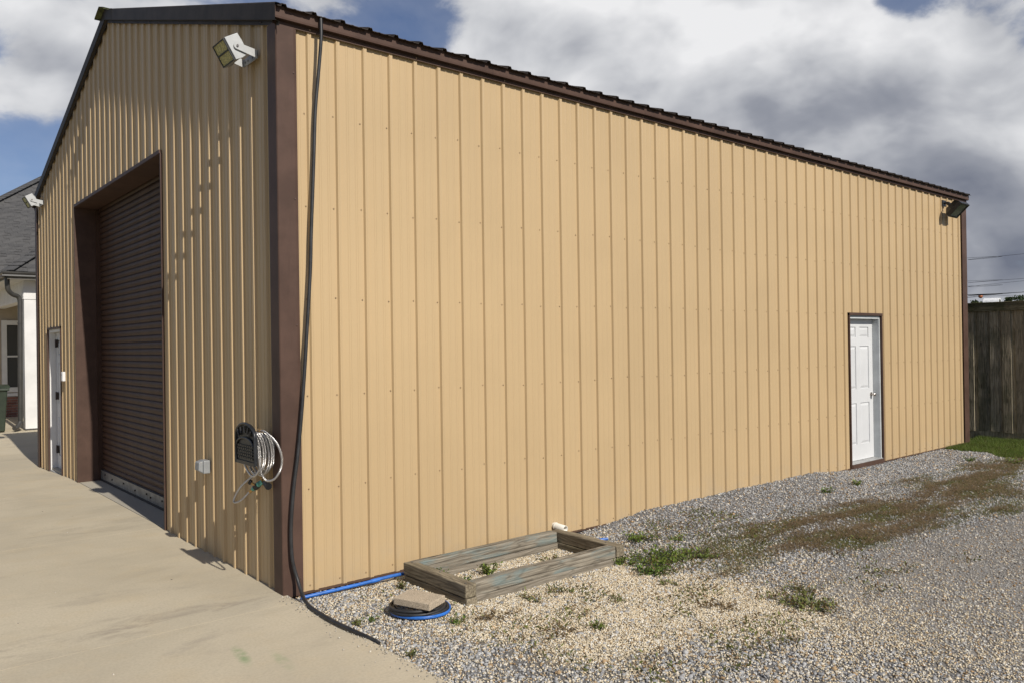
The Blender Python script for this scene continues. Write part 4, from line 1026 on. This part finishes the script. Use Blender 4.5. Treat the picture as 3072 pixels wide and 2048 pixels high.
# ------------------------------------------------------------------ wooden fence
def fence():
    t = thing('wooden_fence', 'tall dark weathered board-on-board wooden fence beyond the tan building', 'fence', (13.05, -0.5, 0))
    ang = 0.0
    def bd(yc, w, x, z0, z1, seed, name='fence_board', th=0.022):
        n = 6; mb = MB(); rng = random.Random(seed); vs = []
        lean = rng.uniform(-.008, .008)
        zs = np.linspace(z0, z1, n)
        for i, z in enumerate(zs):
            k = lean * (i / (n - 1)); wob = rng.uniform(-.003, .003); bow = rng.uniform(-.003, .003)
            vs += [(x + bow, yc - w / 2 + k + wob, z), (x + bow, yc + w / 2 + k + wob, z), (x + th + bow, yc + w / 2 + k + wob, z), (x + th + bow, yc - w / 2 + k + wob, z)]
        fs = []
        for i in range(n - 1):
            for j in range(4): fs.append((i * 4 + j, (i + 1) * 4 + j, (i + 1) * 4 + (j + 1) % 4, i * 4 + (j + 1) % 4))
        fs += [(0, 1, 2, 3), (n * 4 - 1, n * 4 - 2, n * 4 - 3, n * 4 - 4)]
        mb.add(vs, fs)
        me = mb.mesh(name, (x, yc, z0)); o = link(name, me, 'fence_wood', t); o.location = Vector((x, yc, z0)) - t.location
    for k in range(-8, 22):
        y = 0.275 - 0.2 * k
        bd(y, 0.138, 13.028 + 0.009 * ((k * 5) % 3), 0.085 + 0.006 * ((k * 7) % 3), 2.235, 100 + k)
        bd(y - 0.10, 0.135, 13.066, 0.075, 2.235, 200 + k)
    for z in (0.35, 1.2, 2.0): MB().box(13.0855, 13.125, -4.3, 2.2, z, z + 0.089).build('fence_rail', 'fence_wood', t)
    for k in range(3): MB().box(13.1255, 13.215, 1.6 - 2.4 * k, 1.69 - 2.4 * k, -0.3, 2.32).build('fence_post', 'fence_wood', t)
    ys = [2.2, 0.9, -0.95, -2.8, -4.3]
    for b2, a in zip(ys[:-1], ys[1:]):
        MB().box(13.002, 13.028, a + 0.002, b2 - 0.002, 2.195, 2.335).build('cap_trim', 'fence_cap', t, 0.003)
        MB().box(12.998, 13.14, a + 0.002, b2 - 0.002, 2.3355, 2.350).build('cap_board', 'fence_cap', t, 0.003)
        MB().box(13.052, 13.0645, a + 0.002, b2 - 0.002, -0.12, 0.115).build('kickboard', 'fence_wood', t)
fence()

# ------------------------------------------------------------------ neighbouring house
house = thing('neighbour_house', 'house with dark shingled hip roof and white porch column behind the workshop', 'house', (2.0, 17.0, 0))
def house_build():
    P = 0.76; EX, EY, EZ = 0.35, 14.75, 3.47
    # porch column with a frieze block
    MB().box(0.70, 0.955, 15.10, 15.35, 0.0, 2.885).build('porch_column', 'house_white', house, 0.004)
    MB().box(0.695, 0.960, 15.095, 15.355, 0.0, 0.035).build('column_base', 'gutter_dark', house)
    MB().box(0.692, 0.962, 15.09, 15.36, 2.893, 3.31).build('column_cap', 'house_white', house, 0.003)
    for k in range(2): MB().box(0.685 + .0, 0.694, 15.12 + .11 * k, 15.125 + .11 * k, 2.90, 3.30).build('cap_batten', 'house_white', house)
    MB().box(0.712, 0.93, 15.362, 19.6, 2.88, 3.31).build('porch_beam', 'house_white', house)
    MB().box(0.704, 0.711, 15.362, 19.6, 2.88, 2.93).build('beam_trim', 'house_white', house)
    for k in range(26): MB().box(0.7075, 0.7118, 15.5 + k * .16, 15.506 + k * .16, 2.935, 3.30).build('beam_batten', 'house_white', house)
    MB().box(0.962, 6.2, 15.10, 15.33, 2.88, 3.31).build('porch_beam', 'house_white', house)
    MB().box(0.36, 6.4, 14.76, 19.6, 3.312, 3.335).build('soffit', 'house_white', house)
    # gutters with an ogee face
    og = [(0.0, 0.0), (0.075, 0.0), (0.095, 0.02), (0.090, 0.05), (0.115, 0.085), (0.118, 0.115), (0.108, 0.118)]
    MB().sweep([(0, -a, b2) for a, b2 in og], (EX - 0.11, EY + 0.01, 3.345), (6.4, EY + 0.01, 3.345)).build('gutter', 'gutter_dark', house)
    MB().sweep([(-a, 0, b2) for a, b2 in og][::-1], (EX + 0.01, EY - 0.1, 3.345), (EX + 0.01, 19.3, 3.345)).build('gutter', 'gutter_dark', house)
    MB().box(EX, EX + 0.012, EY, 19.3, 3.33, 3.47).build('fascia', 'gutter_dark', house)
    MB().box(EX, 6.4, EY, EY + 0.012, 3.33, 3.47).build('fascia', 'gutter_dark', house)
    # downspout: drop, offset elbow, long fall, kick-out
    sp = spline([(0.365, 14.93, 3.36), (0.365, 14.93, 3.22), (0.385, 14.95, 3.08), (0.47, 15.0, 2.99), (0.575, 15.05, 2.95), (0.618, 15.06, 2.86), (0.620, 15.06, 2.6), (0.612, 15.06, 1.5), (0.600, 15.06, 0.32), (0.590, 15.05, 0.20), (0.53, 14.98, 0.11), (0.46, 14.90, 0.075)], 6)
    MB().tube(sp, 0.050, 12).build('downspout', 'gutter_dark', house)
    for z in (2.35, 0.5): MB().tube([(0.617 - (2.6 - z) * .0066, 15.06, z), (0.617 - (2.6 - z) * .0066, 15.06, z + 0.03)], 0.055, 12).build('downspout_strap', 'gutter_dark', house)
    # house wall behind the porch
    MB().box(-2.1, 10.5, 19.7, 19.9, 0.62, 3.47).build('wall', 'house_beige', house)
    MB().box(-2.1, 10.5, 19.72, 19.9, -0.1, 0.62).build('brick_bed', 'mortar', house)
    MB().box(-2.1, -1.9, 19.9, 30, -0.1, 3.47).build('wall', 'house_beige', house)
    bm_ = MB().box(0, 0.2, 0, 0.03, 0, 0.058).mesh('brick')
    for r in range(8):
        for k in range(9):
            link('brick', bm_, 'red_brick', house, Vector((0.45 + k * 0.212 + (0.106 if r % 2 else 0), 19.695, -0.02 + r * 0.071)) - house.location)
    MB().box(0.7, 2.6, 19.655, 19.7, 0.56, 0.64).build('ledge', 'house_white', house)
    # window with casing
    win = MB().box(0.985, 2.0, 19.66, 19.69, 0.80, 2.45).build('window', 'window_glass', house)
    mb = MB(); mb.box(0.86, 0.98, 19.64, 19.70, 0.66, 2.58); mb.box(2.0, 2.12, 19.64, 19.70, 0.66, 2.58); mb.box(0.9805, 1.9995, 19.64, 19.70, 2.455, 2.575); mb.box(0.9805, 1.9995, 19.64, 19.70, 0.665, 0.795); mb.build('casing', 'house_white', win)
    MB().box(0.9805, 1.9995, 19.65, 19.6595, 1.60, 1.645).build('sash_bar', 'house_white', win)
    # roofs as closed shells; ridge heights follow the 9:12 pitch
    mb = MB(); R = 6.3
    def z(t): return EZ + P * t
    xa, ya = -2.5, 19.25
    mb.add([(xa, ya, EZ), (11, ya, EZ), (11, ya + R, z(R)), (xa + R, ya + R, z(R)), (xa, ya + 2 * R, EZ), (11, ya + 2 * R, EZ)], [(0, 1, 2, 3), (0, 3, 4), (3, 2, 5, 4)])
    main = mb.build('roof', 'asphalt_shingle', house)
    mb = MB(); hw = 3.0
    mb.add([(EX, EY, EZ), (EX + 2 * hw, EY, EZ), (EX + hw, EY + hw, z(hw)), (EX + hw, ya + hw, z(hw)), (EX, ya, EZ), (EX + 2 * hw, ya, EZ)], [(0, 1, 2), (0, 2, 3, 4), (1, 5, 3, 2)])
    porch = mb.build('roof', 'asphalt_shingle', house)
    # shingle tabs in courses
    ex = 0.143; n = Vector((0, -P, 1)).normalized(); up = Vector((0, 1, P)).normalized()
    tab = MB().obox((0, 0, 0), (0.325, 0, 0), up * (ex + 0.03), n * 0.012).mesh('shingle')
    def course(o_, upv, along, nrm, mesh_, rows, lo, hi, par, mask):
        for r in range(rows):
            base = Vector(o_) + upv * (r * ex) + nrm * 0.001
            off = (r * 0.137) % 0.33
            s = lo - off
            while s < hi:
                p = base + along * s
                if mask(p): 
                    ob = link('shingle', mesh_, 'asphalt_shingle', par, p - house.location + nrm * (0.003 * ((r * 7 + int(s * 13)) % 3)))
                s += 0.33
    # main slope: only the patch the gap beside the workshop shows, above the valley
    course((0, ya, EZ), up, Vector((1, 0, 0)), n, tab, 46, 0.5, 3.3, main, lambda p: (p.y - ya) > (p.x - EX) - 0.05 and (p.x - xa) > (p.y - ya) + 0.2 and (p.x < 0.95 + 0.17 * (p.y - 14.75) + 0.55) and (p.x > 0.62 + 0.06 * (p.y - 19)))
    course((0, EY, EZ), up, Vector((1, 0, 0)), n, tab, 12, 0.4, 2.0, porch, lambda p: (p.x - EX) > (p.y - EY) + 0.02)
    n2 = Vector((-P, 0, 1)).normalized(); up2 = Vector((1, 0, P)).normalized()
    tab2 = MB().obox((0, 0, 0), up2 * (ex + 0.03), (0, 0.325, 0), n2 * 0.012).mesh('shingle')
    course((EX, 0, EZ), up2, Vector((0, 1, 0)), n2, tab2, 9, EY, 19.2, porch, lambda p: (p.y - EY) > (p.x - EX) + 0.05 and p.y < ya + (p.x - EX))
    # hip caps
    hd = Vector((1, 1, P)).normalized()
    hipm = MB().obox((-0.13, 0.0, 0.0), (0.13, -0.13, 0.05), hd * 0.26, (0, 0, 0.014)); hipm.obox((0.0, -0.13, 0.05), (0.13, -0.13, -0.05), hd * 0.26, (0, 0, 0.014))
    hip = MB().obox(Vector((-0.10, 0.10, 0.0)), Vector((0.20, -0.20, 0)), hd * 0.25, Vector((0, 0, 0.016))).mesh('hip_cap')
    for k in range(36):
        link('hip_cap', hip, 'asphalt_shingle', main, Vector((xa, ya, EZ + 0.02)) + hd * (2.6 + 0.2 * k) - house.location)
    for k in range(14):
        link('hip_cap', hip, 'asphalt_shingle', porch, Vector((EX, EY, EZ + 0.02)) + hd * (0.2 * k) - house.location)
house_build()

def wheelie_bin():
    t = thing('wheelie_bin', 'dark green wheeled rubbish bin at the left edge by the downspout', 'bin', (0.05, 15.2, 0))
    mb = MB(); b0 = [(-0.22, 14.98), (0.30, 14.98), (0.30, 15.48), (-0.22, 15.48)]; b1 = [(-0.27, 14.90), (0.345, 14.90), (0.345, 15.52), (-0.27, 15.52)]
    vs = [(a, b2, 0.02) for a, b2 in b0] + [(a, b2, 0.93) for a, b2 in b1]
    mb.add(vs, [(3, 2, 1, 0)] + [(i, (i + 1) % 4, 4 + (i + 1) % 4, 4 + i) for i in range(4)] + [(4, 5, 6, 7)]); mb.build('body', 'bin_green', t, 0.02)
    MB().box(-0.30, 0.375, 14.875, 15.55, 0.90, 0.955).build('rim', 'bin_green', t, 0.012)
    mb = MB(); mb.prism([(-0.305, 14.86, 0.957), (-0.305, 15.56, 0.957), (-0.305, 15.50, 1.02), (-0.305, 15.2, 1.035), (-0.305, 14.95, 1.005)], (0.70, 0, 0)); mb.build('lid', 'bin_green', t, 0.012)
    MB().tube([(0.36, 15.50, 0.96), (0.42, 15.54, 0.955), (0.42, 15.2, 0.955), (0.36, 15.0, 0.96)], 0.014, 8).build('handle', 'bin_green', t)
    for x in (-0.25, 0.26): MB().tube([(x, 15.50, 0.12), (x + 0.06, 15.50, 0.12)], 0.12, 16).build('wheel', 'rubber_black', t)
wheelie_bin()

# ------------------------------------------------------------------ overhead wires, marker ball, far things
def wire(pts, r, label):
    o = MB().tube(spline(pts, 8), r, 5).build('power_line', 'wire_black', None, 0, pts[0]); tag(o, label, 'power line', 'overhead wires')
wire([(60, 60, 8.6), (60, 17.7, 7.49), (60, 13.9, 7.44), (60, -40, 8.4)], 0.011, 'highest thin wire crossing the grey clouds')
wire([(60, 60, 6.6), (60, 17.7, 5.82), (60, 13.9, 5.74), (60, -40, 6.3)], 0.010, 'second thin wire down above the wooden fence')
wire([(60, 60, 5.9), (60, 17.7, 5.44), (60, 13.9, 5.58), (60, -40, 7.6)], 0.009, 'faintest wire rising to the right between the others')
wire([(60, 60, 5.6), (60, 17.73, 4.83), (60, 13.91, 4.80), (60, -40, 5.2)], 0.021, 'lowest and thickest wire just above the fence top')
wire([(62, 60, 5.5), (62, 18.3, 4.76), (62, 17.2, 4.76), (62, 14.4, 4.93), (62, -40, 8.0)], 0.008, 'thin wire that carries the orange marker ball')
mk = thing('marker_ball', 'round orange aerial marker ball hanging on a thin wire', 'marker ball', (62, 17.36, 4.55))
mb = MB(); c0 = Vector((62, 17.36, 4.755)); vs = []; n, m_ = 16, 10
for i in range(1, m_):
    for j in range(n):
        a = math.pi * i / m_; b2 = 2 * math.pi * j / n; vs.append(c0 + Vector((math.sin(a) * math.cos(b2), math.sin(a) * math.sin(b2), math.cos(a))) * 0.15)
vs += [c0 + Vector((0, 0, .15)), c0 - Vector((0, 0, .15))]; T_ = len(vs) - 2
fs = [((i) * n + j, (i + 1) * n + j, (i + 1) * n + (j + 1) % n, i * n + (j + 1) % n) for i in range(m_ - 2) for j in range(n)] + [(T_, j, (j + 1) % n) for j in range(n)] + [(T_ + 1, (m_ - 2) * n + (j + 1) % n, (m_ - 2) * n + j) for j in range(n)]
mb.add(vs, fs, True); mb.build('ball', 'marker_orange', mk)
MB().tube([(62, 17.53, 4.760), (62, 17.19, 4.762)], 0.03, 8).build('wire_clamp', 'wire_black', mk)
sh = thing('white_shelter', 'white round-topped shell with dark open end peeking over the fence', 'shelter', (60, 15.9, 0))
dirv = Vector((0.10, -1.0, 0.0)).normalized(); sid = Vector((1.0, 0.10, 0)).normalized()
def arch(r, hgt):
    return [(-r, 0.0), (-r, hgt - r)] + [(-r * math.cos(a), hgt - r + r * math.sin(a)) for a in np.linspace(0.25, math.pi - 0.25, 9)] + [(r, hgt - r), (r, 0.0)]
o0 = Vector((60, 16.42, 0)); ln = 0.98
A1, A2 = arch(0.42, 4.50), arch(0.33, 4.42); n = len(A1); vs = []
for q, prof in ((0, A1), (1, A1), (1, A2), (0, A2)):
    for a, b2 in prof: vs.append(o0 + dirv * (ln * q) + sid * a + Vector((0, 0, b2)))
mb = MB(); mb.add(vs, [(r * n + i, r * n + i + 1, ((r + 1) % 4) * n + i + 1, ((r + 1) % 4) * n + i) for r in range(4) for i in range(n - 1)]); mb.build('shell', 'shelter_white', sh)
MB().add([o0 + dirv * 0.30 + sid * a * 0.99 + Vector((0, 0, b2 * 0.998)) for a, b2 in A2], [tuple(range(n))]).build('open_end_shade', 'shelter_shade', sh)  # near-black sheet painted as the shade inside the open end

def leaf_cloud(pts, size, cols, rng, m='leafy', name='crown', parent=None, kind=None, aspect=0.55, up=0.4):
    N = len(pts); d = rng.normal(size=(N, 3)); d[:, 2] += up; d /= np.linalg.norm(d, axis=1)[:, None]
    e = np.cross(d, rng.normal(size=(N, 3))); e /= np.linalg.norm(e, axis=1)[:, None]
    s = (size * rng.uniform(0.6, 1.35, N))[:, None]; w = e * s * aspect * 0.5
    V = np.stack([pts, pts + d * s * 0.5 + w, pts + d * s, pts + d * s * 0.5 - w], 1)
    F = (np.arange(N) * 4)[:, None] + np.array([0, 1, 2, 3])
    return np_mesh(name, V.reshape(-1, 3), F, m, np.repeat(cols, 4, 0), parent=parent)
def tree(x, y, h, r, label, seed):
    rng = np.random.default_rng(seed); t = thing('distant_tree', label, 'tree', (x, y, -0.1), 'trees beyond the fence')
    mb = MB().tube([(x, y, -0.3), (x + .05, y, h * .4), (x - .1, y + .1, h * .8)], [0.16, 0.12, 0.04], 7)
    for k in range(5):
        a = k * 1.3; mb.tube([(x, y, h * (0.4 + .08 * k)), (x + r * .6 * math.cos(a), y + r * .6 * math.sin(a), h * (.6 + .07 * k))], [0.06, 0.02], 5)
    mb.build('trunk', 'trunk_bark', t)
    P = []
    for k in range(16):
        c = np.array([x, y, h * 0.72]) + rng.normal(size=3) * np.array([r * .45, r * .45, h * .12]); P.append(c + rng.normal(size=(170, 3)) * r * 0.20)
    P = np.concatenate(P); P = P[P[:, 2] < h * 1.0]; col = np.array([0.035, 0.052, 0.018]) * rng.uniform(0.5, 1.7, (len(P), 1))
    leaf_cloud(P - np.array(t.location), 0.20, col, rng, 'leafy', 'crown', t)
tree(70, 20.5, 4.80, 0.55, 'small dark tree top left of the white shell above fence', 21)
tree(70, 20.05, 4.80, 0.45, 'small dark tree top touching the white shell above fence', 22)
tree(70, 18.65, 4.85, 0.5, 'dark bush top just right of the white shell', 23)
tree(70, 17.2, 4.98, 1.0, 'tree tops at the far right edge above the fence', 24)

# ------------------------------------------------------------------ weeds, thatch, lawn
def weed(x, y, r, h, n, hue, seed, label, dry=0.0):
    rng = np.random.default_rng(seed); z0 = float(ground_h(np.array([x]), np.array([y]))[0])
    t = thing('weed', label, 'weed', (x, y, z0), 'weeds in the gravel')
    k = max(5, n // 9); st = MB(); P = []
    for i in range(k):
        a = rng.uniform(0, 6.28); rr = r * math.sqrt(rng.random()); hh = h * rng.uniform(0.45, 1.0)
        p1 = (rr * math.cos(a), rr * math.sin(a), hh)
        p0 = (p1[0] * 0.25, p1[1] * 0.25, 0.0)
        st.tube([p0, ((p0[0] + p1[0]) / 2, (p0[1] + p1[1]) / 2, hh * 0.65), p1], [0.0022, 0.0016, 0.0008], 4, False)
        m = n // k
        tt = rng.uniform(0.15, 1.0, m)[:, None]; P.append(np.array(p0) * (1 - tt) + np.array(p1) * tt + rng.normal(size=(m, 3)) * 0.006)
    me = st.mesh('stems'); so = link('stems', me, 'trunk_bark' if dry > .5 else 'bin_green', t)
    P = np.concatenate(P); P[:, 2] = np.abs(P[:, 2]) + 0.002
    g = np.array(hue) * rng.uniform(0.55, 1.5, (len(P), 1)); g[rng.random(len(P)) < dry] = np.array([0.16, 0.11, 0.05])
    leaf_cloud(P, 0.026 if h > .05 else 0.019, g, rng, 'leafy', 'leaves', t, aspect=0.45, up=0.6)
G1, G2, G3 = (0.125, 0.170, 0.030), (0.090, 0.140, 0.026), (0.14, 0.155, 0.045)
WEEDS = [
 (0.735, -0.36, .035, .085, 70, G3, 'upright weed sprig between the blue pipe and the paver', .2),
 (1.05, -0.34, .085, .10, 110, G2, 'broad leafy weed inside timber frame near its left end', 0),
 (1.20, -0.50, .06, .05, 60, G2, 'small weed inside timber frame by the left timber', .1),
 (1.43, -0.52, .075, .10, 130, G1, 'tallest bright weed in the middle of the timber frame', 0),
 (1.10, -0.72, .06, .05, 60, G1, 'low weed in the front left inner corner of the frame', .1),
 (2.05, -0.55, .12, .03, 90, G3, 'sparse brownish weeds at the back inside the frame', .5),
 (3.05, -0.62, .13, .09, 220, G1, 'bushy weed beyond the blue pipe end', 0),
 (3.30, -0.86, .08, .05, 110, G1, 'round green weed right of the bushy one', 0),
 (2.62, -1.16, .20, .08, 420, G1, 'large green weed clump at the near right corner of the frame', 0),
 (2.42, -1.03, .09, .06, 140, G1, 'green weed against the right end of the front timber', 0),
 (2.40, -1.34, .15, .07, 300, G2, 'green weed clump in front of the frame corner', .05),
 (2.88, -1.20, .22, .07, 420, G1, 'wide green weed mat right of the timber frame', 0),
 (3.02, -1.38, .09, .05, 120, G1, 'small mat weed at the edge of the brown thatch', .1),
 (1.19, -1.90, .055, .05, 90, G1, 'small bright weed in the cream pebbles', 0),
 (0.08, -1.50, .03, .05, 45, G3, 'tiny weed beside the concrete slab edge', .2),
 (2.45, -2.58, .17, .06, 300, G3, 'loose grassy weed patch where cream meets grey gravel', .25),
 (2.72, -2.36, .12, .05, 120, G3, 'thin grassy weed above the loose patch', .3),
 (6.22, -0.70, .06, .08, 90, G2, 'small weed in grey gravel left of the white door', 0),
 (6.98, -0.66, .05, .08, 80, G1, 'small weed in grey gravel nearest the white door', 0),
 (1.26, -1.22, .10, .04, 110, G3, 'thin weeds along the foot of the front timber', .35),
 (1.50, -1.16, .09, .04, 90, G3, 'short weeds by the middle of the front timber', .35),
 (1.68, -1.62, .07, .04, 70, G3, 'little weed out in the cream pebbles', .35),
 (2.25, -1.62, .08, .04, 70, G3, 'pale little weed at the right of the cream pebbles', .4),
 (10.2, -1.35, .12, .10, 160, G1, 'green tuft at the right edge of the thatch strip', 0),
 (10.1, -0.78, .08, .07, 80, G2, 'small weed in grey gravel near the lawn', .1),
 (0.62, -1.23, .06, .035, 70, G2, 'flat leaves in front of the coiled hose', .1),
 (0.13, -0.80, .06, .045, 60, G3, 'wispy weed in gravel near the black hose', .25),
 (0.21, -0.83, .05, .045, 50, G2, 'little weed between black hose and coiled hoses', .2),
 (0.98, -1.80, .12, .025, 110, (0.14, .09, .04), 'dry brown weed lying in the pebbles near bottom', .75),
 (2.05, -2.20, .13, .03, 130, (0.14, .09, .04), 'dry brown sprig in the cream pebbles at centre right', .8),
 (0.86, -1.30, .12, .03, 120, (0.13, .09, .04), 'dry brown weeds in front of the paver', .65),
]
for i, (x, y, r, h, n, c, lab, dry) in enumerate(WEEDS): weed(x, y, r * 1.35, h * 0.85, int(n * 1.35), tuple(q * 1.1 for q in c), 300 + i, lab, max(dry, 0.12))

def blades(name, x, y, z, h, wid, cols, rng, lean=0.5, m='leafy'):
    N = len(x); a = rng.uniform(0, 6.283, N); l = rng.uniform(0, lean, N) * h; b2 = rng.uniform(0, 6.283, N)
    base = np.stack([x, y, z], 1); w = np.stack([np.cos(a), np.sin(a), np.zeros(N)], 1) * (wid * 0.5)[:, None]
    tip = base + np.stack([np.cos(b2) * l, np.sin(b2) * l, h], 1)
    V = np.stack([base - w, base + w, tip], 1); F = (np.arange(N) * 3)[:, None] + np.array([0, 1, 2])
    return np_mesh(name, V.reshape(-1, 3), F, m, np.repeat(cols, 3, 0))
def thatch():
    rng = np.random.default_rng(41); x = rng.uniform(2.3, 11.0, 200000); y = rng.uniform(-2.7, -0.7, 200000)
    d = -poly_sd(x, y, STRIP) + 1.2 * (fbm(x * 0.9 + 3, y * 3.4) - 0.5); p = sstep(d, -0.08, 0.40) * sstep(fbm(x * 2.6 + 4, y * 8), 0.32, 0.58) * (0.40 + 0.60 * sstep(x, 3.0, 5.0))
    k = rng.random(len(x)) < p; x, y = x[k], y[k]; N = len(x)
    z = ground_h(x, y) + rng.uniform(0.004, 0.018, N); a = rng.normal(0.15, 0.9, N); ln = rng.uniform(0.02, 0.075, N)
    dv = np.stack([np.cos(a) * ln, np.sin(a) * ln, rng.uniform(0.0, 0.35, N) * ln], 1); w = np.stack([-np.sin(a), np.cos(a), np.zeros(N)], 1) * rng.uniform(0.0008, 0.0022, N)[:, None]
    P = np.stack([x, y, z], 1); V = np.stack([P - w, P + w, P + dv + w * .4, P + dv - w * .4], 1)
    c = np.array([0.105, 0.075, 0.043]) * rng.uniform(0.4, 1.9, (N, 1))
    o = np_mesh('dry_thatch', V.reshape(-1, 3), (np.arange(N) * 4)[:, None] + np.array([0, 1, 2, 3]), 'dry_stalk', np.repeat(c, 4, 0)); o['kind'] = 'stuff'
    tag(o, 'brown dead grass thatch in a strip across the gravel', 'thatch')
    x = rng.uniform(2.3, 11.0, 260000); y = rng.uniform(-2.7, -0.8, 260000)
    d = -poly_sd(x, y, STRIP) + 1.2 * (fbm(x * 0.9 + 3, y * 3.4) - 0.5); p = sstep(d, -0.22, 0.2) * sstep(fbm(x * 1.6 + 14, y * 4.2 + 6), 0.38, 0.58)
    k = rng.random(len(x)) < p * 0.55 + 0.06 * sstep(d, -0.25, 0.1); x, y = x[k], y[k]; N = len(x)
    c = np.array([0.118, 0.132, 0.032]) * rng.uniform(0.5, 1.5, (N, 1)); c[rng.random(N) < .25] = (0.15, 0.12, 0.05)
    o = blades('creeping_grass', x, y, ground_h(x, y), rng.uniform(0.008, 0.034, N), rng.uniform(0.0022, 0.0050, N), c, rng, 1.6); o['kind'] = 'stuff'
    tag(o, 'patchy green creeping grass growing through the brown thatch', 'grass')
    x = rng.uniform(0.1, 4.5, 30000); y = rng.uniform(-2.9, -0.25, 30000)
    p = sstep(fbm(x * 3.1 + 40, y * 3.1 + 2), 0.50, 0.66) * 0.55 * sstep(x, 0.1, 1.2)
    k = (rng.random(len(x)) < p) & (poly_sd(x, y, [(TIMBER[0] - .02, TIMBER[2] - .03), (TIMBER[1] + .02, TIMBER[2] - .03), (TIMBER[1] + .02, TIMBER[3] + .02), (TIMBER[0] - .02, TIMBER[3] + .02)]) > 0)
    x, y = x[k], y[k]; N = len(x); P = np.stack([x, y, ground_h(x, y) + rng.uniform(0.006, 0.016, N)], 1)
    c = np.array([0.120, 0.135, 0.035]) * rng.uniform(0.5, 1.5, (N, 1)); c[rng.random(N) < .35] = (0.15, 0.10, 0.05)
    o = leaf_cloud(P, 0.030, c, rng, 'leafy', 'seedling_growth', None, aspect=0.34, up=0.6); o['kind'] = 'stuff'
    tag(o, 'sparse olive seedlings and dead bits among the pebbles', 'seedlings')
    # lawn by the fence
    x = rng.uniform(10.5, 14.8, 210000); y = rng.uniform(-3.4, 0.9, 210000)
    d = -poly_sd(x, y, LAWN) + 0.25 * (fbm(x * 3, y * 3 + 8) - 0.5); k = (rng.random(len(x)) < sstep(d, -0.04, 0.06)) & ~((x < 12.2) & (y > -0.03)) & (y < 0.13)
    x, y = x[k], y[k]; N = len(x); v = (0.7 + 0.6 * fbm(x * 4, y * 4))[:, None]
    c = np.array([0.092, 0.135, 0.022]) * rng.uniform(0.55, 1.5, (N, 1)) * v; c[rng.random(N) < .10] = (0.17, 0.15, 0.06)
    o = blades('lawn_grass', x, y, ground_h(x, y), rng.uniform(0.02, 0.065, N), rng.uniform(0.003, 0.006, N), c, rng, 0.9); o['kind'] = 'stuff'
    tag(o, 'short green lawn between the gravel and the wooden fence', 'grass')
thatch()
